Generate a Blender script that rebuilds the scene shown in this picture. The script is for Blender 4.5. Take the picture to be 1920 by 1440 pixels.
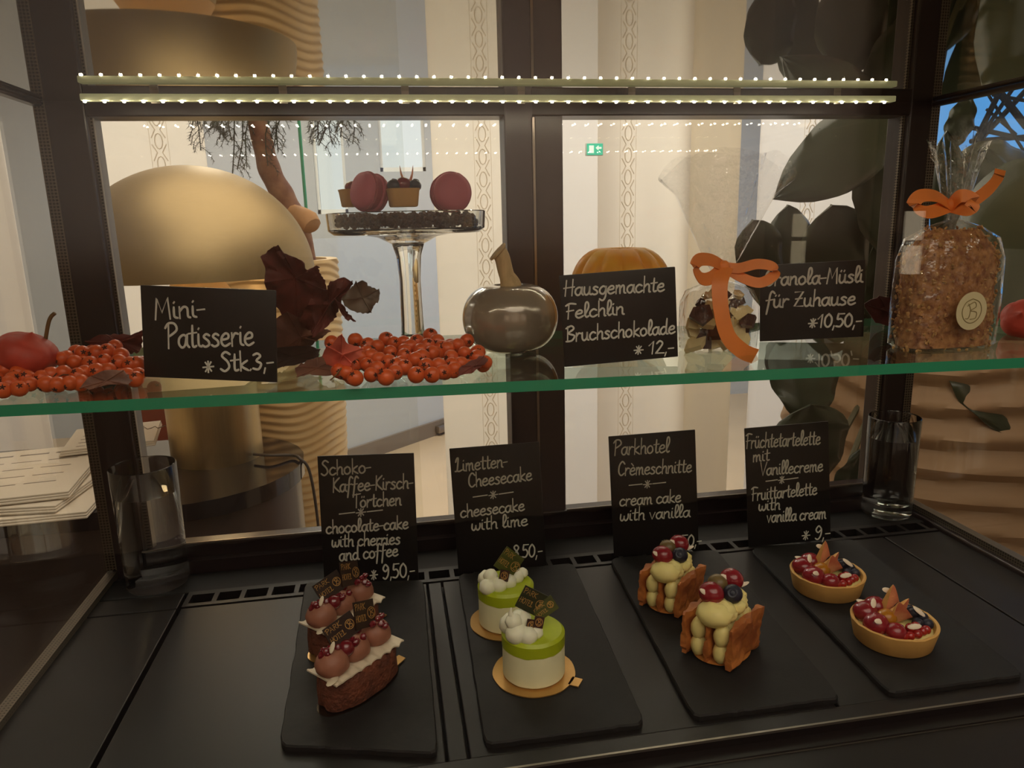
import bpy, bmesh, math, random
from math import sin, cos, pi, sqrt, radians
from mathutils import Vector, Matrix, Euler, noise

for o in list(bpy.data.objects):
    bpy.data.objects.remove(o)
SC = bpy.context.scene
COL = SC.collection
rnd = random.Random(7)
V = Vector

# ------------------------------------------------------------------ camera
H = 1.42                      # eye height
FPX = 1365.0                  # focal length in pixels of a 1920 px wide frame
YAW, PITCH, ROLL = .1615, .2202, .0248
def cam_axes():
    cy, sy, cp, sp, cr, sr = cos(YAW), sin(YAW), cos(PITCH), sin(PITCH), cos(ROLL), sin(ROLL)
    f = V((sy*cp, cy*cp, -sp)); r = V((cy, -sy, 0)); d = f.cross(r)
    return cr*r+sr*d, -sr*r+cr*d, f
CR, CD, CF = cam_axes()
CAMP = V((0, 0, H))
cam = bpy.data.cameras.new('camera'); camo = bpy.data.objects.new('camera', cam); COL.objects.link(camo)
cam.sensor_width = 36; cam.lens = FPX/1920*36; cam.clip_start = .02; cam.clip_end = 200
m = Matrix((CR, -CD, -CF)).transposed().to_4x4(); m.translation = CAMP
camo.matrix_world = m
SC.camera = camo
SC.cycles.max_bounces = 20; SC.cycles.transmission_bounces = 20; SC.cycles.transparent_max_bounces = 32; SC.cycles.glossy_bounces = 8

def ray(px, py):
    w = CR*(px-960)+CD*(py-720)+CF*FPX
    return w/w.y
def py_(px, py, y): return CAMP+ray(px, py)*y            # point seen at a pixel at depth y
def pz_(px, py, z):
    w = ray(px, py); return CAMP+w*((z-H)/w.z)           # point seen at a pixel on height z

# ------------------------------------------------------------------ world, lights, exposure
SC.view_settings.view_transform = 'Standard'; SC.view_settings.look = 'None'
SC.view_settings.gamma = 1; SC.view_settings.use_curve_mapping = False
SC.view_settings.exposure = 0.0
def srgb(c):
    return tuple((x/255/12.92 if x/255 <= .04045 else ((x/255+.055)/1.055)**2.4) for x in c)
W = bpy.data.worlds.new('dusk_sky'); SC.world = W; W.use_nodes = True
nt = W.node_tree; N = nt.nodes; L = nt.links
tc = N.new('ShaderNodeTexCoord'); sx = N.new('ShaderNodeSeparateXYZ'); L.new(tc.outputs['Generated'], sx.inputs[0])
rp = N.new('ShaderNodeValToRGB'); mr = N.new('ShaderNodeMapRange'); L.new(sx.outputs['X'], mr.inputs['Value'])
mr.inputs['From Min'].default_value = .42; mr.inputs['From Max'].default_value = .64
L.new(mr.outputs[0], rp.inputs[0])
rp.color_ramp.elements[0].color = (*srgb((225, 232, 244)), 1); rp.color_ramp.elements[1].color = (*srgb((84, 156, 236)), 1)
L.new(rp.outputs[0], N['Background'].inputs[0]); N['Background'].inputs[1].default_value = 1.35

def lamp_area(name, loc, size, power, col, rot=(0, 0, 0)):
    l = bpy.data.lights.new(name, 'AREA'); l.shape = 'DISK'; l.size = size; l.energy = power; l.color = srgb(col)
    o = bpy.data.objects.new(name, l); COL.objects.link(o); o.location = loc; o.rotation_euler = rot
    o['label'] = 'unseen round downlight in the ceiling ' + name.replace('_', ' '); o['category'] = 'light'
    o['kind'] = 'structure'
    return o
WARM = (255, 243, 230)
lamp_area('fill_light', (.3, 1.6, 2.7), 2.6, 38, WARM)  # unseen lamp added overhead, broad to keep reflections in the dome soft
lamp_area('fill_light', (-.7, 3.9, 2.7), 1.2, 52, (255, 250, 244))  # added lamp behind the curtains, lights the cloth from the back
lamp_area('fill_light', (1.4, 3.7, 2.7), 1.2, 60, (255, 250, 244))  # second added backlight, for the curtains on the right
lamp_area('fill_light', (.3, -.8, 2.7), 2.4, 30, WARM)  # unseen lamp added to brighten the shelf things from the front

# ------------------------------------------------------------------ materials
MATS = {}
def nodes_of(name):
    mt = bpy.data.materials.new(name); mt.use_nodes = True
    return mt, mt.node_tree.nodes, mt.node_tree.links
def mat(name, col, rough=.5, metal=0., nz=0., nscale=20., col2=None, bump=0., bscale=None, spec=.5, emit=None, estr=0., sss=0., coat=0., aniso=None, stretch=None):
    if name in MATS: return MATS[name]
    mt, N, L = nodes_of(name); p = N['Principled BSDF']
    c = srgb(col)
    p.inputs['Base Color'].default_value = (*c, 1); p.inputs['Roughness'].default_value = rough
    p.inputs['Metallic'].default_value = metal; p.inputs['Specular IOR Level'].default_value = spec
    if coat: p.inputs['Coat Weight'].default_value = coat; p.inputs['Coat Roughness'].default_value = .1
    if sss: p.inputs['Subsurface Weight'].default_value = sss; p.inputs['Subsurface Radius'].default_value = (.006, .004, .002); p.inputs['Subsurface Scale'].default_value = 1
    if emit: p.inputs['Emission Color'].default_value = (*srgb(emit), 1); p.inputs['Emission Strength'].default_value = estr
    tc = N.new('ShaderNodeTexCoord'); vec = tc.outputs['Object']
    if stretch:
        mp = N.new('ShaderNodeMapping'); mp.inputs['Scale'].default_value = stretch; L.new(vec, mp.inputs[0]); vec = mp.outputs[0]
    if nz or col2:
        t = N.new('ShaderNodeTexNoise'); t.inputs['Scale'].default_value = nscale; t.inputs['Detail'].default_value = 6; L.new(vec, t.inputs['Vector'])
        r = N.new('ShaderNodeValToRGB'); L.new(t.outputs[0], r.inputs[0])
        c2 = srgb(col2) if col2 else tuple(x*(1-nz) for x in c)
        r.color_ramp.elements[0].position = .35; r.color_ramp.elements[1].position = .65
        r.color_ramp.elements[0].color = (*c2, 1); r.color_ramp.elements[1].color = (*c, 1)
        L.new(r.outputs[0], p.inputs['Base Color'])
    if bump:
        t2 = N.new('ShaderNodeTexNoise'); t2.inputs['Scale'].default_value = bscale or nscale; t2.inputs['Detail'].default_value = 5; L.new(vec, t2.inputs['Vector'])
        b = N.new('ShaderNodeBump'); b.inputs['Strength'].default_value = bump; b.inputs['Distance'].default_value = .002
        L.new(t2.outputs[0], b.inputs['Height']); L.new(b.outputs[0], p.inputs['Normal'])
    MATS[name] = mt; return mt
def thin_glass(name, tint=(255, 255, 255), f0=.04, rough=0., bump=0., bscale=30., gcol=(255, 255, 255)):
    # see-through sheet: clear transmission and a Schlick mirror term, the same from both sides
    if name in MATS: return MATS[name]
    mt, N, L = nodes_of(name); N.remove(N['Principled BSDF'])
    out = N['Material Output']; mix = N.new('ShaderNodeMixShader'); tr = N.new('ShaderNodeBsdfTransparent'); gl = N.new('ShaderNodeBsdfGlossy')
    tr.inputs[0].default_value = (*srgb(tint), 1); gl.inputs['Roughness'].default_value = rough; gl.inputs['Color'].default_value = (*srgb(gcol), 1)
    g = N.new('ShaderNodeNewGeometry'); d = N.new('ShaderNodeVectorMath'); d.operation = 'DOT_PRODUCT'
    L.new(g.outputs['Incoming'], d.inputs[0])
    if bump:
        tc = N.new('ShaderNodeTexCoord'); t = N.new('ShaderNodeTexNoise'); t.inputs['Scale'].default_value = bscale; t.inputs['Detail'].default_value = 3; L.new(tc.outputs['Object'], t.inputs['Vector'])
        b = N.new('ShaderNodeBump'); b.inputs['Strength'].default_value = bump; b.inputs['Distance'].default_value = .006
        L.new(t.outputs[0], b.inputs['Height']); L.new(b.outputs[0], d.inputs[1]); L.new(b.outputs[0], gl.inputs['Normal'])
    else: L.new(g.outputs['Normal'], d.inputs[1])
    def M(op, a, bb):
        n = N.new('ShaderNodeMath'); n.operation = op
        for i, x in enumerate((a, bb)):
            if x is None: continue
            if isinstance(x, (int, float)): n.inputs[i].default_value = x
            else: L.new(x, n.inputs[i])
        return n.outputs[0]
    c = M('ABSOLUTE', d.outputs['Value'], None); s = M('SUBTRACT', 1., c); s5 = M('POWER', s, 5.)
    f = M('ADD', M('MULTIPLY', s5, 1-f0), f0)
    L.new(f, mix.inputs[0]); L.new(tr.outputs[0], mix.inputs[1]); L.new(gl.outputs[0], mix.inputs[2]); L.new(mix.outputs[0], out.inputs[0])
    MATS[name] = mt; return mt
def solid_glass(name, col=(255, 255, 255), ior=1.46):
    if name in MATS: return MATS[name]
    mt, N, L = nodes_of(name); p = N['Principled BSDF']
    p.inputs['Base Color'].default_value = (*srgb(col), 1); p.inputs['Roughness'].default_value = 0.; p.inputs['Transmission Weight'].default_value = 1.; p.inputs['IOR'].default_value = ior
    MATS[name] = mt; return mt
def cloth(name, col, trans=.72):
    if name in MATS: return MATS[name]
    mt, N, L = nodes_of(name); N.remove(N['Principled BSDF']); out = N['Material Output']
    d = N.new('ShaderNodeBsdfDiffuse'); t = N.new('ShaderNodeBsdfTranslucent'); mx = N.new('ShaderNodeMixShader'); mx.inputs[0].default_value = trans
    tc = N.new('ShaderNodeTexCoord'); n = N.new('ShaderNodeTexNoise'); n.inputs['Scale'].default_value = 3.; L.new(tc.outputs['Object'], n.inputs['Vector'])
    r = N.new('ShaderNodeValToRGB'); L.new(n.outputs[0], r.inputs[0]); c = srgb(col)
    r.color_ramp.elements[0].color = (*[x*.95 for x in c], 1); r.color_ramp.elements[1].color = (*c, 1)
    for q in (d, t): L.new(r.outputs[0], q.inputs[0])
    L.new(d.outputs[0], mx.inputs[1]); L.new(t.outputs[0], mx.inputs[2]); L.new(mx.outputs[0], out.inputs[0])
    MATS[name] = mt; return mt
def dotted_metal(name, period=.0036):
    mt, N, L = nodes_of(name); p = N['Principled BSDF']
    p.inputs['Metallic'].default_value = .6; p.inputs['Roughness'].default_value = .4
    tc = N.new('ShaderNodeTexCoord'); v = N.new('ShaderNodeTexVoronoi'); v.feature = 'F1'; v.inputs['Scale'].default_value = 1/period; v.inputs['Randomness'].default_value = 0
    L.new(tc.outputs['Object'], v.inputs['Vector'])
    r = N.new('ShaderNodeValToRGB'); L.new(v.outputs['Distance'], r.inputs[0])
    r.color_ramp.elements[0].position = .3; r.color_ramp.elements[1].position = .4
    r.color_ramp.elements[0].color = (*srgb((40, 34, 30)), 1); r.color_ramp.elements[1].color = (*srgb((112, 101, 88)), 1)
    L.new(r.outputs[0], p.inputs['Base Color']); MATS[name] = mt; return mt

FRAME = mat('dark_brown_lacquer', (38, 28, 29), .3, spec=.45)
BLACK = mat('matt_black', (12, 11, 11), .6, spec=.3)
DECK = mat('dark_satin_steel', (25, 21, 20), .42, nz=.12, nscale=6, spec=.35)
SLATE = mat('slate', (30, 28, 28), .62, nz=.25, nscale=35, bump=.35, bscale=60, spec=.35)
BOARD = mat('card_black', (23, 20, 20), .42, spec=.4)
CHALK = mat('chalk_ink', (226, 222, 212), .8)
PANE = thin_glass('clear_pane', (250, 250, 247), .028)
SHELFG = thin_glass('shelf_glass', (238, 246, 240), .05)
GREEN = mat('green_glass_edge', (46, 150, 112), .25, spec=.6)
ALU = mat('aluminium', (150, 140, 130), .3, .9)
SPACER = dotted_metal('perforated_spacer')
MIRROR = mat('mirror_top', (186, 182, 170), .02, 1.)
GOLD = mat('gold_card', (205, 160, 95), .3, .7, nz=.12, nscale=40)
GOLDINK = mat('gold_ink', (196, 150, 84), .4, .4)
CHOC = mat('dark_chocolate', (58, 30, 22), .35)

# ------------------------------------------------------------------ mesh builder
class MB:
    def __init__(s): s.v = []; s.f = []; s.m = []
    def add(s, vs, fs, mi=0):
        b = len(s.v); s.v += [V(x) for x in vs]; s.f += [tuple(i+b for i in f) for f in fs]; s.m += [mi]*len(fs); return s
    def box(s, a, b, mi=0, M=None):
        (x0, y0, z0), (x1, y1, z1) = a, b
        vs = [V((x, y, z)) for z in (z0, z1) for y in (y0, y1) for x in (x0, x1)]
        if M: vs = [M @ v for v in vs]
        return s.add(vs, [(0, 2, 3, 1), (4, 5, 7, 6), (0, 1, 5, 4), (2, 6, 7, 3), (0, 4, 6, 2), (1, 3, 7, 5)], mi)
    def bbox(s, a, b, r=.002, mi=0, M=None):      # box with chamfered edges
        bm = bmesh.new(); bmesh.ops.create_cube(bm, size=1)
        sz = [b[i]-a[i] for i in range(3)]; ce = [(a[i]+b[i])/2 for i in range(3)]
        for v in bm.verts: v.co = V([v.co[i]*sz[i]+ce[i] for i in range(3)])
        bmesh.ops.bevel(bm, geom=list(bm.edges), offset=r, segments=2, affect='EDGES', profile=.5)
        s.addbm(bm, mi, M); return s
    def addbm(s, bm, mi=0, M=None):
        bm.verts.index_update()
        s.add([(M @ v.co) if M else v.co.copy() for v in bm.verts], [[v.index for v in f.verts] for f in bm.faces], mi); bm.free()
    def lathe(s, prof, c=(0, 0, 0), seg=32, mi=0, M=None, fn=None):
        c = V(c); vs = []; n = len(prof)
        for k in range(seg):
            a = 2*pi*k/seg
            for (r, z) in prof:
                if fn: r, z = fn(r, z, a)
                p = V((r*cos(a), r*sin(a), z)); vs.append((M @ p if M else p)+c)
        fs = []
        for k in range(seg):
            k2 = (k+1) % seg
            for i in range(n-1):
                a0, b0, b1, a1 = k*n+i, k2*n+i, k2*n+i+1, k*n+i+1
                if prof[i][0] < 1e-7 and prof[i+1][0] < 1e-7: continue
                if prof[i][0] < 1e-7: fs.append((a0, b1, a1))
                elif prof[i+1][0] < 1e-7: fs.append((a0, b0, a1))
                else: fs.append((a0, b0, b1, a1))
        return s.add(vs, fs, mi)
    def ell(s, c, r, seg=16, rings=10, mi=0, M=None, bump=0., bs=1., sd=0.):
        c = V(c); vs = []; fs = []
        for i in range(rings+1):
            t = pi*i/rings
            for k in range(seg):
                a = 2*pi*k/seg; d = V((sin(t)*cos(a), sin(t)*sin(a), cos(t)))
                q = 1+(bump*noise.noise(d*bs+V((sd, sd*1.7, 0))) if bump else 0)
                p = V((d.x*r[0]*q, d.y*r[1]*q, d.z*r[2]*q)); vs.append((M @ p if M else p)+c)
        for i in range(rings):
            for k in range(seg):
                k2 = (k+1) % seg
                if i == 0: fs.append((i*seg, (i+1)*seg+k, (i+1)*seg+k2))
                elif i == rings-1: fs.append((i*seg+k, (i+1)*seg, i*seg+k2))
                else: fs.append((i*seg+k, (i+1)*seg+k, (i+1)*seg+k2, i*seg+k2))
        return s.add(vs, fs, mi)
    def tube(s, pts, rad, seg=8, mi=0, cap=True, flat=1., up=None):
        pts = [V(p) for p in pts]; n = len(pts)
        rad = [rad]*n if isinstance(rad, (int, float)) else rad
        vs = []; fs = []; prev = None
        for i, p in enumerate(pts):
            t = (pts[min(i+1, n-1)]-pts[max(i-1, 0)])
            if t.length < 1e-9: t = V((0, 0, 1))
            t.normalize()
            if prev is None:
                u = V(up) if up else (V((0, 0, 1)) if abs(t.z) < .9 else V((1, 0, 0)))
            else: u = prev
            u = u-t*u.dot(t)
            if u.length < 1e-6: u = t.orthogonal()
            u.normalize(); w = t.cross(u); prev = u
            for k in range(seg):
                a = 2*pi*k/seg; vs.append(p+(u*cos(a)*flat+w*sin(a))*rad[i])
        for i in range(n-1):
            for k in range(seg):
                k2 = (k+1) % seg; fs.append((i*seg+k, i*seg+k2, (i+1)*seg+k2, (i+1)*seg+k))
        if cap: fs += [tuple(range(seg-1, -1, -1)), tuple((n-1)*seg+k for k in range(seg))]
        return s.add(vs, fs, mi)
    def strip(s, pts, sides, th=.0004, mi=0):     # ribbon: centre line and half-width vectors
        n = len(pts); vs = []; fs = []
        for i in range(n):
            p = V(pts[i]); w = V(sides[i]); t = V(pts[min(i+1, n-1)])-V(pts[max(i-1, 0)]); nn = t.cross(w)
            nn = nn.normalized()*th/2 if nn.length > 1e-12 else V((0, 0, th/2))
            vs += [p-w+nn, p+w+nn, p+w-nn, p-w-nn]
        for i in range(n-1):
            for k in range(4): fs.append((4*i+k, 4*i+(k+1) % 4, 4*i+4+(k+1) % 4, 4*i+4+k))
        fs += [(3, 2, 1, 0), (4*n-4, 4*n-3, 4*n-2, 4*n-1)]
        return s.add(vs, fs, mi)
    def prism(s, poly, z0, z1, mi=0, M=None):
        n = len(poly); vs = [V((x, y, z0)) for x, y in poly]+[V((x, y, z1)) for x, y in poly]
        if M: vs = [M @ v for v in vs]
        return s.add(vs, [tuple(range(n-1, -1, -1)), tuple(range(n, 2*n))]+[(i, (i+1) % n, (i+1) % n+n, i+n) for i in range(n)], mi)
    def build(s, name, mats, parent=None, smooth=True, world=False, ang=40, recalc=True):
        me = bpy.data.meshes.new(name)
        off = parent.matrix_world.inverted() if (world and parent) else None
        me.from_pydata([tuple(off @ v if off else v) for v in s.v], [], s.f)
        for mm in (mats if isinstance(mats, (list, tuple)) else [mats]): me.materials.append(mm)
        me.polygons.foreach_set('material_index', s.m)
        if recalc: bm = bmesh.new(); bm.from_mesh(me); bmesh.ops.recalc_face_normals(bm, faces=bm.faces); bm.to_mesh(me); bm.free()
        if smooth:
            me.polygons.foreach_set('use_smooth', [True]*len(me.polygons)); me.set_sharp_from_angle(angle=radians(ang))
        me.update()
        o = bpy.data.objects.new(name, me); COL.objects.link(o)
        if parent: o.parent = parent
        return o
def tag(o, label=None, cat=None, group=None, kind=None):
    if label: o['label'] = label
    if cat: o['category'] = cat
    if group: o['group'] = group
    if kind: o['kind'] = kind
    return o
def root(name, loc, label, cat, group=None, rz=0., M=None, kind=None):
    o = bpy.data.objects.new(name, None); COL.objects.link(o); o.empty_display_size = .02
    o.matrix_world = M if M else (Matrix.Translation(V(loc)) @ Matrix.Rotation(rz, 4, 'Z'))
    return tag(o, label, cat, group, kind)
def copy_tree(o, parent=None):
    c = o.copy(); COL.objects.link(c); c.parent = parent
    for ch in list(o.children): copy_tree(ch, c)
    return c
def rotm(x=0, y=0, z=0): return Euler((x, y, z)).to_matrix()
def smooth_path(p, n=6, closed=False):
    p = [V(q) for q in p]; out = []
    if len(p) < 3: return p
    for i in range(len(p)-1):
        a = p[max(i-1, 0)]; b = p[i]; c = p[i+1]; d = p[min(i+2, len(p)-1)]
        for k in range(n):
            t = k/n
            out.append(.5*((2*b)+(c-a)*t+(2*a-5*b+4*c-d)*t*t+(3*b-a-3*c+d)*t**3))
    out.append(p[-1]); return out

# ------------------------------------------------------------------ hand lettering (strokes, x-height 1)
G = {
'a': (.95, ".78,.85 .5,1 .15,.75 .1,.3 .35,0 .62,.2 .78,.9;.82,1 .78,.3 .95,.02"),
'b': (.9, ".15,2 .15,0;.15,.6 .5,1 .8,.6 .5,0 .15,.2"),
'c': (.85, ".75,.85 .45,1 .12,.65 .15,.2 .45,0 .82,.22"),
'd': (1., ".75,.8 .45,.98 .12,.6 .15,.15 .45,0 .75,.35;.82,2 .76,.6 .8,.1 .98,.02"),
'e': (.88, ".12,.5 .65,.6 .7,.9 .45,1 .15,.7 .12,.25 .4,0 .82,.2"),
'f': (.75, ".85,1.75 .6,2 .4,1.6 .3,.5 .15,-.8;.05,.88 .7,.98"),
'g': (.9, ".75,.85 .45,1 .12,.65 .15,.2 .45,.02 .7,.3 .8,.95;.8,.95 .74,-.3 .45,-.8 .12,-.6"),
'h': (.9, ".15,2 .15,0;.15,.6 .45,1 .7,.85 .72,.1 .85,.02"),
'i': (.42, ".15,1 .15,.2 .38,.03;.17,1.42 .2,1.47"),
'k': (.85, ".15,2 .15,0;.72,1 .2,.5 .78,0"),
'l': (.55, ".1,.3 .5,1.3 .42,1.95 .2,1.8 .15,.5 .3,.03 .52,.15"),
'm': (1.25, ".12,1 .12,0;.12,.6 .35,1 .52,.85 .55,0;.55,.6 .8,1 .97,.85 1.,.15 1.17,.02"),
'n': (.92, ".12,1 .12,0;.12,.6 .42,1 .68,.85 .7,.15 .86,.02"),
'o': (.92, ".45,1 .12,.7 .15,.2 .45,0 .78,.3 .72,.8 .45,1"),
'p': (.9, ".15,1 .12,-.8;.15,.6 .5,1 .8,.6 .5,0 .15,.2"),
'r': (.7, ".12,1 .12,0;.12,.55 .38,.97 .65,.92"),
's': (.78, ".65,.88 .4,1 .18,.78 .55,.45 .6,.15 .3,0 .06,.12"),
't': (.68, ".35,1.7 .3,.3 .42,.02 .62,.1;.02,1.08 .66,1.15"),
'u': (.92, ".12,1 .12,.3 .35,0 .65,.3 .7,1;.7,1 .7,.2 .88,.02"),
'v': (.82, "!.08,1 .38,0 .72,1"),
'w': (1.12, ".1,1 .08,.3 .3,0 .5,.4 .52,.8 .54,.3 .75,0 1,.4 1.02,1"),
'B': (1.1, ".2,1.9 .2,0;.02,1.7 .6,1.98 .9,1.6 .3,1.05 1.,.7 .7,.1 .05,.02"),
'C': (1.0, ".95,1.6 .6,1.95 .2,1.4 .15,.5 .5,0 .95,.3"),
'F': (.9, ".3,1.85 .22,0;.0,1.7 .4,1.95 .98,1.85;.1,.95 .75,1.05"),
'G': (1.1, ".95,1.7 .6,1.95 .2,1.4 .15,.4 .55,0 .95,.35 .95,.9 .6,.9"),
'H': (1.15, ".25,1.9 .15,0;.95,2 .88,0;.0,.95 1.1,1.08"),
'K': (1.0, ".2,1.9 .15,0;.95,1.9 .22,.95 1.,0"),
'L': (1.05, ".15,1.35 .3,1.8 .5,1.85 .42,.9 .3,.15 .05,.06;.3,.12 .6,.02 1.,.2"),
'M': (1.3, "!.1,0 .28,1.9 .6,.6 1.05,1.9 1.15,0"),
'P': (1.0, ".28,1.9 .2,0;.0,1.6 .3,1.95 .8,1.9 .95,1.4 .3,.92"),
'S': (.95, ".88,1.75 .5,2 .2,1.6 .65,1 .78,.4 .4,0 .05,.25"),
'T': (.95, ".5,1.9 .45,0;.0,1.78 1,1.92"),
'V': (.95, "!.05,1.9 .42,0 .98,1.9"),
'Z': (1.0, "!.1,1.8 .9,1.85 .1,.05 .95,.05;.2,.95 .8,1.02"),
'A': (1.1, "!.05,0 .5,1.9 .98,0;.22,.7 .8,.7"),
'R': (1.05, "!.2,0 .2,1.9;.2,1.85 .8,1.75 .8,1.15 .2,.95;!.4,.95 .95,0"),
'O': (1.15, ".55,1.9 .12,1.4 .12,.5 .55,0 1.,.5 1.,1.4 .55,1.9"),
'E': (.9, "!.8,1.9 .2,1.9 .2,0 .8,0;!.2,1 .7,1"),
'0': (.92, ".45,1.7 .12,1.2 .12,.4 .45,0 .78,.4 .78,1.2 .45,1.7"),
'1': (.65, "!.02,1.1 .42,1.7 .38,0"),
'2': (.95, ".12,1.35 .4,1.7 .7,1.4 .5,.8 .1,.05;.1,.05 .9,.06"),
'3': (.88, ".12,1.55 .45,1.7 .7,1.4 .35,.95 .75,.6 .5,.05 .06,.15"),
'5': (.88, ".2,1.7 .15,1 .5,1.05 .75,.6 .5,.05 .08,.1;.2,1.68 .8,1.7"),
'8': (.88, ".7,1.5 .4,1.7 .15,1.35 .7,.55 .5,0 .15,.35 .7,1.2 .7,1.5"),
'9': (.88, ".75,1.3 .4,1.7 .12,1.2 .4,.85 .75,1.2 .7,.4 .4,-.05 .12,.12"),
'-': (.62, "!.06,.65 .54,.69"), '_': (1.6, "!.1,.55 1.5,.62"), ',': (.35, "!.2,.12 .1,-.35"), '.': (.32, "!.12,.0 .16,.06"),
'*': (1.05, "!.1,.5 .95,.55;!.28,.1 .75,1.;!.75,.12 .3,.98;!.5,0 .52,1.08"), ' ': (.5, ""),
}
G['ü'] = (.92, G['u'][1]+";.22,1.42 .25,1.5;.55,1.42 .58,1.5"); G['ö'] = (.92, G['o'][1]+";.28,1.42 .3,1.5;.58,1.42 .6,1.5"); G['è'] = (.88, G['e'][1]+";!.25,1.6 .5,1.3")
def glyph_strokes(text):
    x = 0; out = []
    for ch in text:
        w, st = G[ch]
        for s_ in st.split(';'):
            if not s_: continue
            hard = s_.startswith('!'); s_ = s_.lstrip('!')
            pts = [V((float(a)+x, float(b), 0)) for a, b in (q.split(',') for q in s_.split())]
            out.append(pts if hard or len(pts) < 3 else smooth_path(pts, 4))
        x += w
    return out, x
def ink(mb, strokes, fn, width, th=.0003):
    # lay strokes (2D) as raised flat lines; fn maps (u,v,h) to the mesh's frame
    for st in strokes:
        p = [q.copy() for q in st]
        d0 = (p[0]-p[1]).normalized()*width*.4; d1 = (p[-1]-p[-2]).normalized()*width*.4
        p[0] = p[0]+d0; p[-1] = p[-1]+d1
        n = len(p); vs = []; fs = []
        for i in range(n):
            t = (p[min(i+1, n-1)]-p[max(i-1, 0)]); t = t.normalized() if t.length > 1e-9 else V((1, 0, 0))
            w = V((-t.y, t.x, 0))*width/2*(.7 if i in (0, n-1) else 1)
            for q, h in ((p[i]-w, 0), (p[i]-w*.8, th), (p[i]+w*.8, th), (p[i]+w, 0)): vs.append(fn(q.x, q.y, h))
        for i in range(n-1):
            for k in range(4): fs.append((4*i+k, 4*i+(k+1) % 4, 4*i+4+(k+1) % 4, 4*i+4+k))
        fs += [(0, 1, 2, 3), (4*n-1, 4*n-2, 4*n-3, 4*n-4)]
        mb.add(vs, fs)
MONO = [smooth_path([V(q) for q in ((.5, 1, 0), (.15, .85, 0), (0, .5, 0), (.15, .15, 0), (.5, 0, 0), (.85, .15, 0), (1, .5, 0), (.85, .85, 0), (.5, 1, 0))], 4),
        smooth_path([V(q) for q in ((.3, .8, 0), (.42, .55, 0), (.36, .22, 0), (.2, .2, 0))], 4),
        smooth_path([V(q) for q in ((.25, .72, 0), (.6, .86, 0), (.7, .66, 0), (.42, .52, 0), (.74, .44, 0), (.72, .2, 0), (.45, .16, 0))], 4)]

# ================================================================== ROOM
def struct(name, mb, mats, world=False, smooth=False, cat='room'):
    o = mb.build(name, mats, smooth=smooth); o['kind'] = 'structure'; o['label'] = name.replace('_', ' ')+' of the hotel room'; o['category'] = cat; return o
WALL = mat('cream_plaster', (214, 200, 176), .8, nz=.04, nscale=3)
WALLF = mat('warm_brown_panelling', (92, 66, 50), .5, nz=.2, nscale=4, stretch=(1, 1, 8))
FLOORM = mat('travertine_floor', (190, 168, 140), .25, nz=.08, nscale=4)
RX0, RX1, RY0, RY1, RZ = -2.7, 3.7, -2.5, 5.4, 2.8
struct('floor', MB().box((RX0-.1, RY0-.1, -.1), (RX1+.1, RY1+.1, 0)), FLOORM)
struct('added_carpet', MB().box((RX0, RY0, 0), (RX1, .39, .008)), mat('dark_carpet', (52, 40, 36), .95, nz=.3, nscale=60))  # unseen dark carpet, added to cut floor haze in the front pane
struct('ceiling', MB().box((RX0-.1, RY0-.1, RZ), (RX1+.1, RY1+.1, RZ+.1)), WALL)
struct('wall_left', MB().box((RX0-.1, RY0, 0), (RX0, RY1, RZ)), WALL)
def wall_holes(axis, c0, c1, u0, u1, holes):     # wall with rectangular openings (u0,u1,z0,z1)
    mb = MB(); us = sorted({u0, u1, *[h[0] for h in holes], *[h[1] for h in holes]}); zs = sorted({0, RZ, *[h[2] for h in holes], *[h[3] for h in holes]})
    for i in range(len(us)-1):
        for j in range(len(zs)-1):
            uc, zc = (us[i]+us[i+1])/2, (zs[j]+zs[j+1])/2
            if any(h[0] < uc < h[1] and h[2] < zc < h[3] for h in holes): continue
            if axis == 'x': mb.box((us[i], c0, zs[j]), (us[i+1], c1, zs[j+1]))
            else: mb.box((c0, us[i], zs[j]), (c1, us[i+1], zs[j+1]))
    return mb
HB = [(-.47, -.26, 1.5, 2.3), (-.02, .3, 1.78, 2.35)]
struct('wall_back', wall_holes('x', RY1, RY1+.12, RX0, RX1, HB), mat('grey_plaster', (176, 180, 186), .8))
HF = [(-1.7, -.55, 1.28, 2.5), (-.35, .85, 1.28, 2.5), (1.05, 2.2, 1.28, 2.5)]
struct('wall_front', wall_holes('x', RY0-.1, RY0, RX0, RX1, HF), WALLF)
for i, (a, b, c, d) in enumerate(HF):
    f = MB()
    for bx in (((a, c), (b, c+.05)), ((a, d-.05), (b, d)), ((a, c), (a+.04, d)), ((b-.04, c), (b, d))): f.box((bx[0][0], RY0-.08, bx[0][1]), (bx[1][0], RY0-.03, bx[1][1]))
    w = struct('window_%d' % (i+4), f, mat('white_frame', (225, 225, 222), .5), cat='window')
    MB().box((a+.04, RY0-.058, c+.05), (b-.04, RY0-.052, d-.05)).build('pane', PANE, w, smooth=False)
HR = [(2.3, 5.2, .3, 2.5)]
struct('wall_right', wall_holes('y', RX1, RX1+.12, RY0, RY1, HR), WALL)
for i, (a, b, c, d) in enumerate(HB):
    f = MB()
    for bx in (((a, c), (b, c+.03)), ((a, d-.03), (b, d)), ((a, c), (a+.02, d)), ((b-.02, c), (b, d))): f.box((bx[0][0], RY1+.03, bx[0][1]), (bx[1][0], RY1+.08, bx[1][1]))
    w = struct('window_%d' % (i+1), f, mat('white_frame', (225, 225, 222), .5), cat='window')
    MB().box((a+.02, RY1+.05, c+.03), (b-.02, RY1+.056, d-.03)).build('pane', PANE, w, smooth=False)
a, b, c, d = HR[0]; f = MB()
for y in (a, (a+b)/2-.02, b-.05): f.box((RX1+.03, y, c), (RX1+.09, y+.05, d))
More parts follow.
